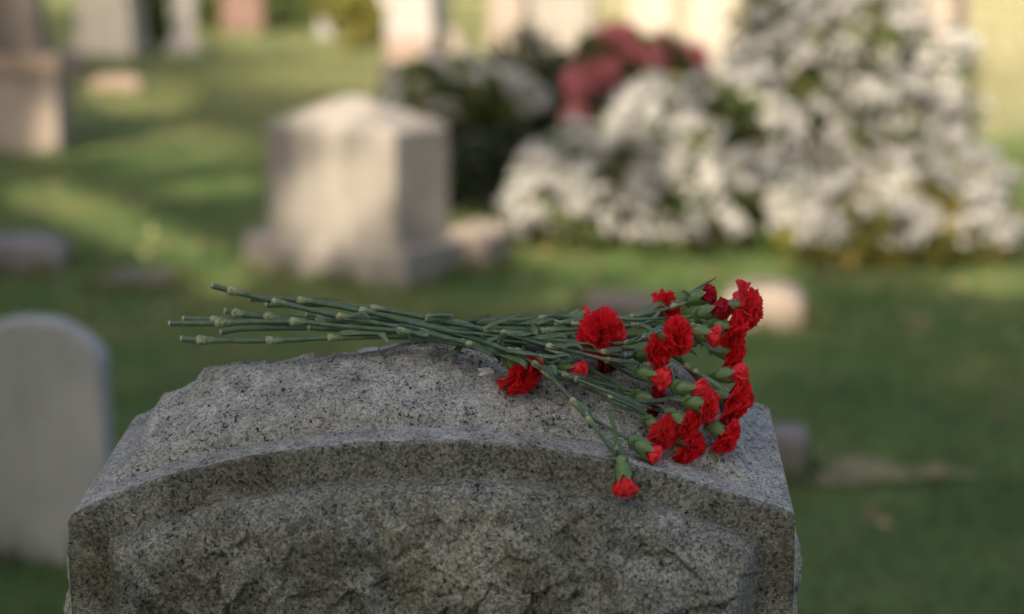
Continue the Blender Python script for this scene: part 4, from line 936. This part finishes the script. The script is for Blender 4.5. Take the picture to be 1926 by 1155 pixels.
carnation('carnation with the longest cut end at far left, its blooms paired near the rim', [(318, 609, .155), (410, 608, .155), (550, 605, .15), (640, 614, .145), (752, 623, .125), (850, 638, .10), (930, 662, .085), (1050, 700, .07), (1120, 728, .06), (1185, 752, .05)],
  [(410, 608), (552, 605), (752, 622)], [[(1090, 716), (1160, 728), (1240, 748)]], [H('open', 1290, 800, 1253, 773, 46, 0.35, 0.035), H('side', 1333, 765, 1293, 757, 50, 0.3, 0.055, light=True)],
  [([(745, 621, .12), (790, 628, .12), (838, 625, .12)], 0.005, False)], seed=5)
carnation('carnation whose open bloom turns to the viewer in the centre of the heads', [(344, 600, .19), (400, 602, .19), (480, 606, .185), (600, 612, .175), (720, 619, .165), (850, 628, .15), (950, 634, .14), (1060, 642, .12), (1150, 646, .105), (1195, 643, .095)],
  [(400, 603), (690, 618), (1000, 638)], [[(1150, 646), (1200, 640), (1260, 636)]], [H('open', 1273, 632, 1236, 634, 60, 0.6, 0.07), H('bud', 1339, 632, 1312, 624, 38, 0.1, 0.075)], [([(1000, 609, .12), (1004, 620, .12), (1012, 634, .115)], 0.007, False)], seed=6)
carnation('carnation with the lowest cut end at left and a ruffled bloom on stone', [(340, 637, .14), (375, 640, .14), (505, 641, .14), (620, 636, .14), (740, 634, .13), (850, 645, .105), (960, 672, .085), (1050, 705, .075), (1120, 735, .07), (1200, 770, .065), (1240, 800, .06)],
  [(376, 640), (505, 641), (620, 637)], [[(1150, 745), (1250, 775), (1310, 792)]], [H('open', 1296, 843, 1268, 815, 56, 0.35, 0.016, dark=False), H('side', 1367, 823, 1338, 800, 52, 0.25, 0.024)],
  [([(640, 628, .14), (690, 624, .135), (715, 627, .13), (731, 645, .12)], 0.0105, False), ([(870, 648, .11), (856, 662, .10), (828, 675, .09)], 0.007, True)], seed=7)
carnation('carnation with two dark red withered heads at the top of the sheaf', [(415, 625, .17), (470, 618, .17), (600, 617, .175), (720, 616, .18), (850, 612, .185), (940, 606, .185), (1016, 599, .185), (1100, 599, .185), (1180, 597, .185), (1240, 585, .185), (1272, 574, .185)],
  [(600, 617), (850, 612), (1020, 598), (1265, 577)], [[(1150, 600), (1210, 601), (1274, 596)]], [H('half', 1331, 556, 1303, 562, 34, 0.15, t=0.185, dark=True), H('half', 1352, 582, 1316, 591, 40, 0.25, t=0.165, dark=True)],
  [([(1240, 586, .18), (1232, 596, .17), (1222, 598, .17)], 0.004, False)], seed=8)
carnation('carnation with the largest open bloom, facing the viewer left of the other heads', [(575, 594, .20), (700, 601, .195), (830, 608, .185), (900, 607, .175), (1000, 611, .16), (1060, 608, .145)],
  [(603, 598), (905, 607), (1045, 609)], [[(1000, 611), (1050, 600), (1075, 597)]], [H('open', 1131, 629, 1084, 610, 80, 0.72, 0.07, t=.115), H('half', 1102, 592, 1080, 600, 26, 0.0, t=0.20)],
  [([(930, 606, .165), (965, 596, .16), (1000, 588, .16)], 0.006, True), ([(1010, 610, .15), (1040, 602, .15), (1058, 613, .14)], 0.006, False)], seed=9)
carnation('carnation with the topmost right bloom seen side-on against the grass', [(520, 603, .185), (620, 609, .18), (720, 612, .18), (830, 618, .18), (950, 621, .18), (1040, 622, .175), (1160, 613, .175), (1250, 612, .18), (1330, 600, .185), (1352, 588, .185)],
  [(640, 610), (1030, 622), (1200, 612)], [[(1280, 609), (1320, 618)]], [H('side', 1404, 576, 1378, 577, 74, 0.05, t=0.18, light=True), H('side', 1382, 622, 1350, 612, 58, 0.25, t=0.155)], seed=10)
carnation('carnation with a bloom half hidden behind upper stems and another at right edge', [(545, 612, .20), (660, 613, .20), (780, 615, .2), (900, 620, .2), (1020, 630, .2), (1100, 634, .2), (1174, 634, .19), (1230, 632, .18), (1300, 650, .17)],
  [(672, 613), (1090, 633)], [[(1120, 633), (1190, 612), (1220, 600)]], [H('side', 1380, 668, 1345, 655, 54, 0.2, t=0.15), H('open', 1252, 579, 1230, 590, 58, 0.0, t=0.21)], [([(1205, 612, .16), (1222, 618, .155), (1226, 628, .15)], 0.005, False)], seed=11)
carnation('carnation bent back at right with a squat half-open head below the side-on blooms', [(580, 616, .165), (700, 622, .165), (830, 630, .16), (950, 642, .15), (1060, 652, .14), (1160, 656, .135), (1230, 658, .13), (1264, 668, .125), (1288, 686, .115), (1312, 702, .11)],
  [(830, 630), (1150, 656), (1290, 687)], [[(1288, 686), (1310, 712), (1325, 725)]], [H('half', 1386, 705, 1350, 706, 40, 0.1, t=0.115), H('side', 1381, 757, 1345, 740, 76, 0.15, t=0.11)], [([(1310, 628, .15), (1335, 650, .145), (1358, 664, .14)], 0.012, True)], seed=12)
carnation('carnation whose open bloom lies on the stone under the stems, left of all others', [(660, 612, .16), (760, 632, .13), (850, 645, .115), (905, 658, .105), (930, 668, .095)],
  [(760, 632)], [], [H('open', 982, 704, 958, 680, 74, 0.25, 0.018)], [([(925, 660, .10), (935, 670, .095), (940, 682, .09)], 0.008, True)], seed=13)
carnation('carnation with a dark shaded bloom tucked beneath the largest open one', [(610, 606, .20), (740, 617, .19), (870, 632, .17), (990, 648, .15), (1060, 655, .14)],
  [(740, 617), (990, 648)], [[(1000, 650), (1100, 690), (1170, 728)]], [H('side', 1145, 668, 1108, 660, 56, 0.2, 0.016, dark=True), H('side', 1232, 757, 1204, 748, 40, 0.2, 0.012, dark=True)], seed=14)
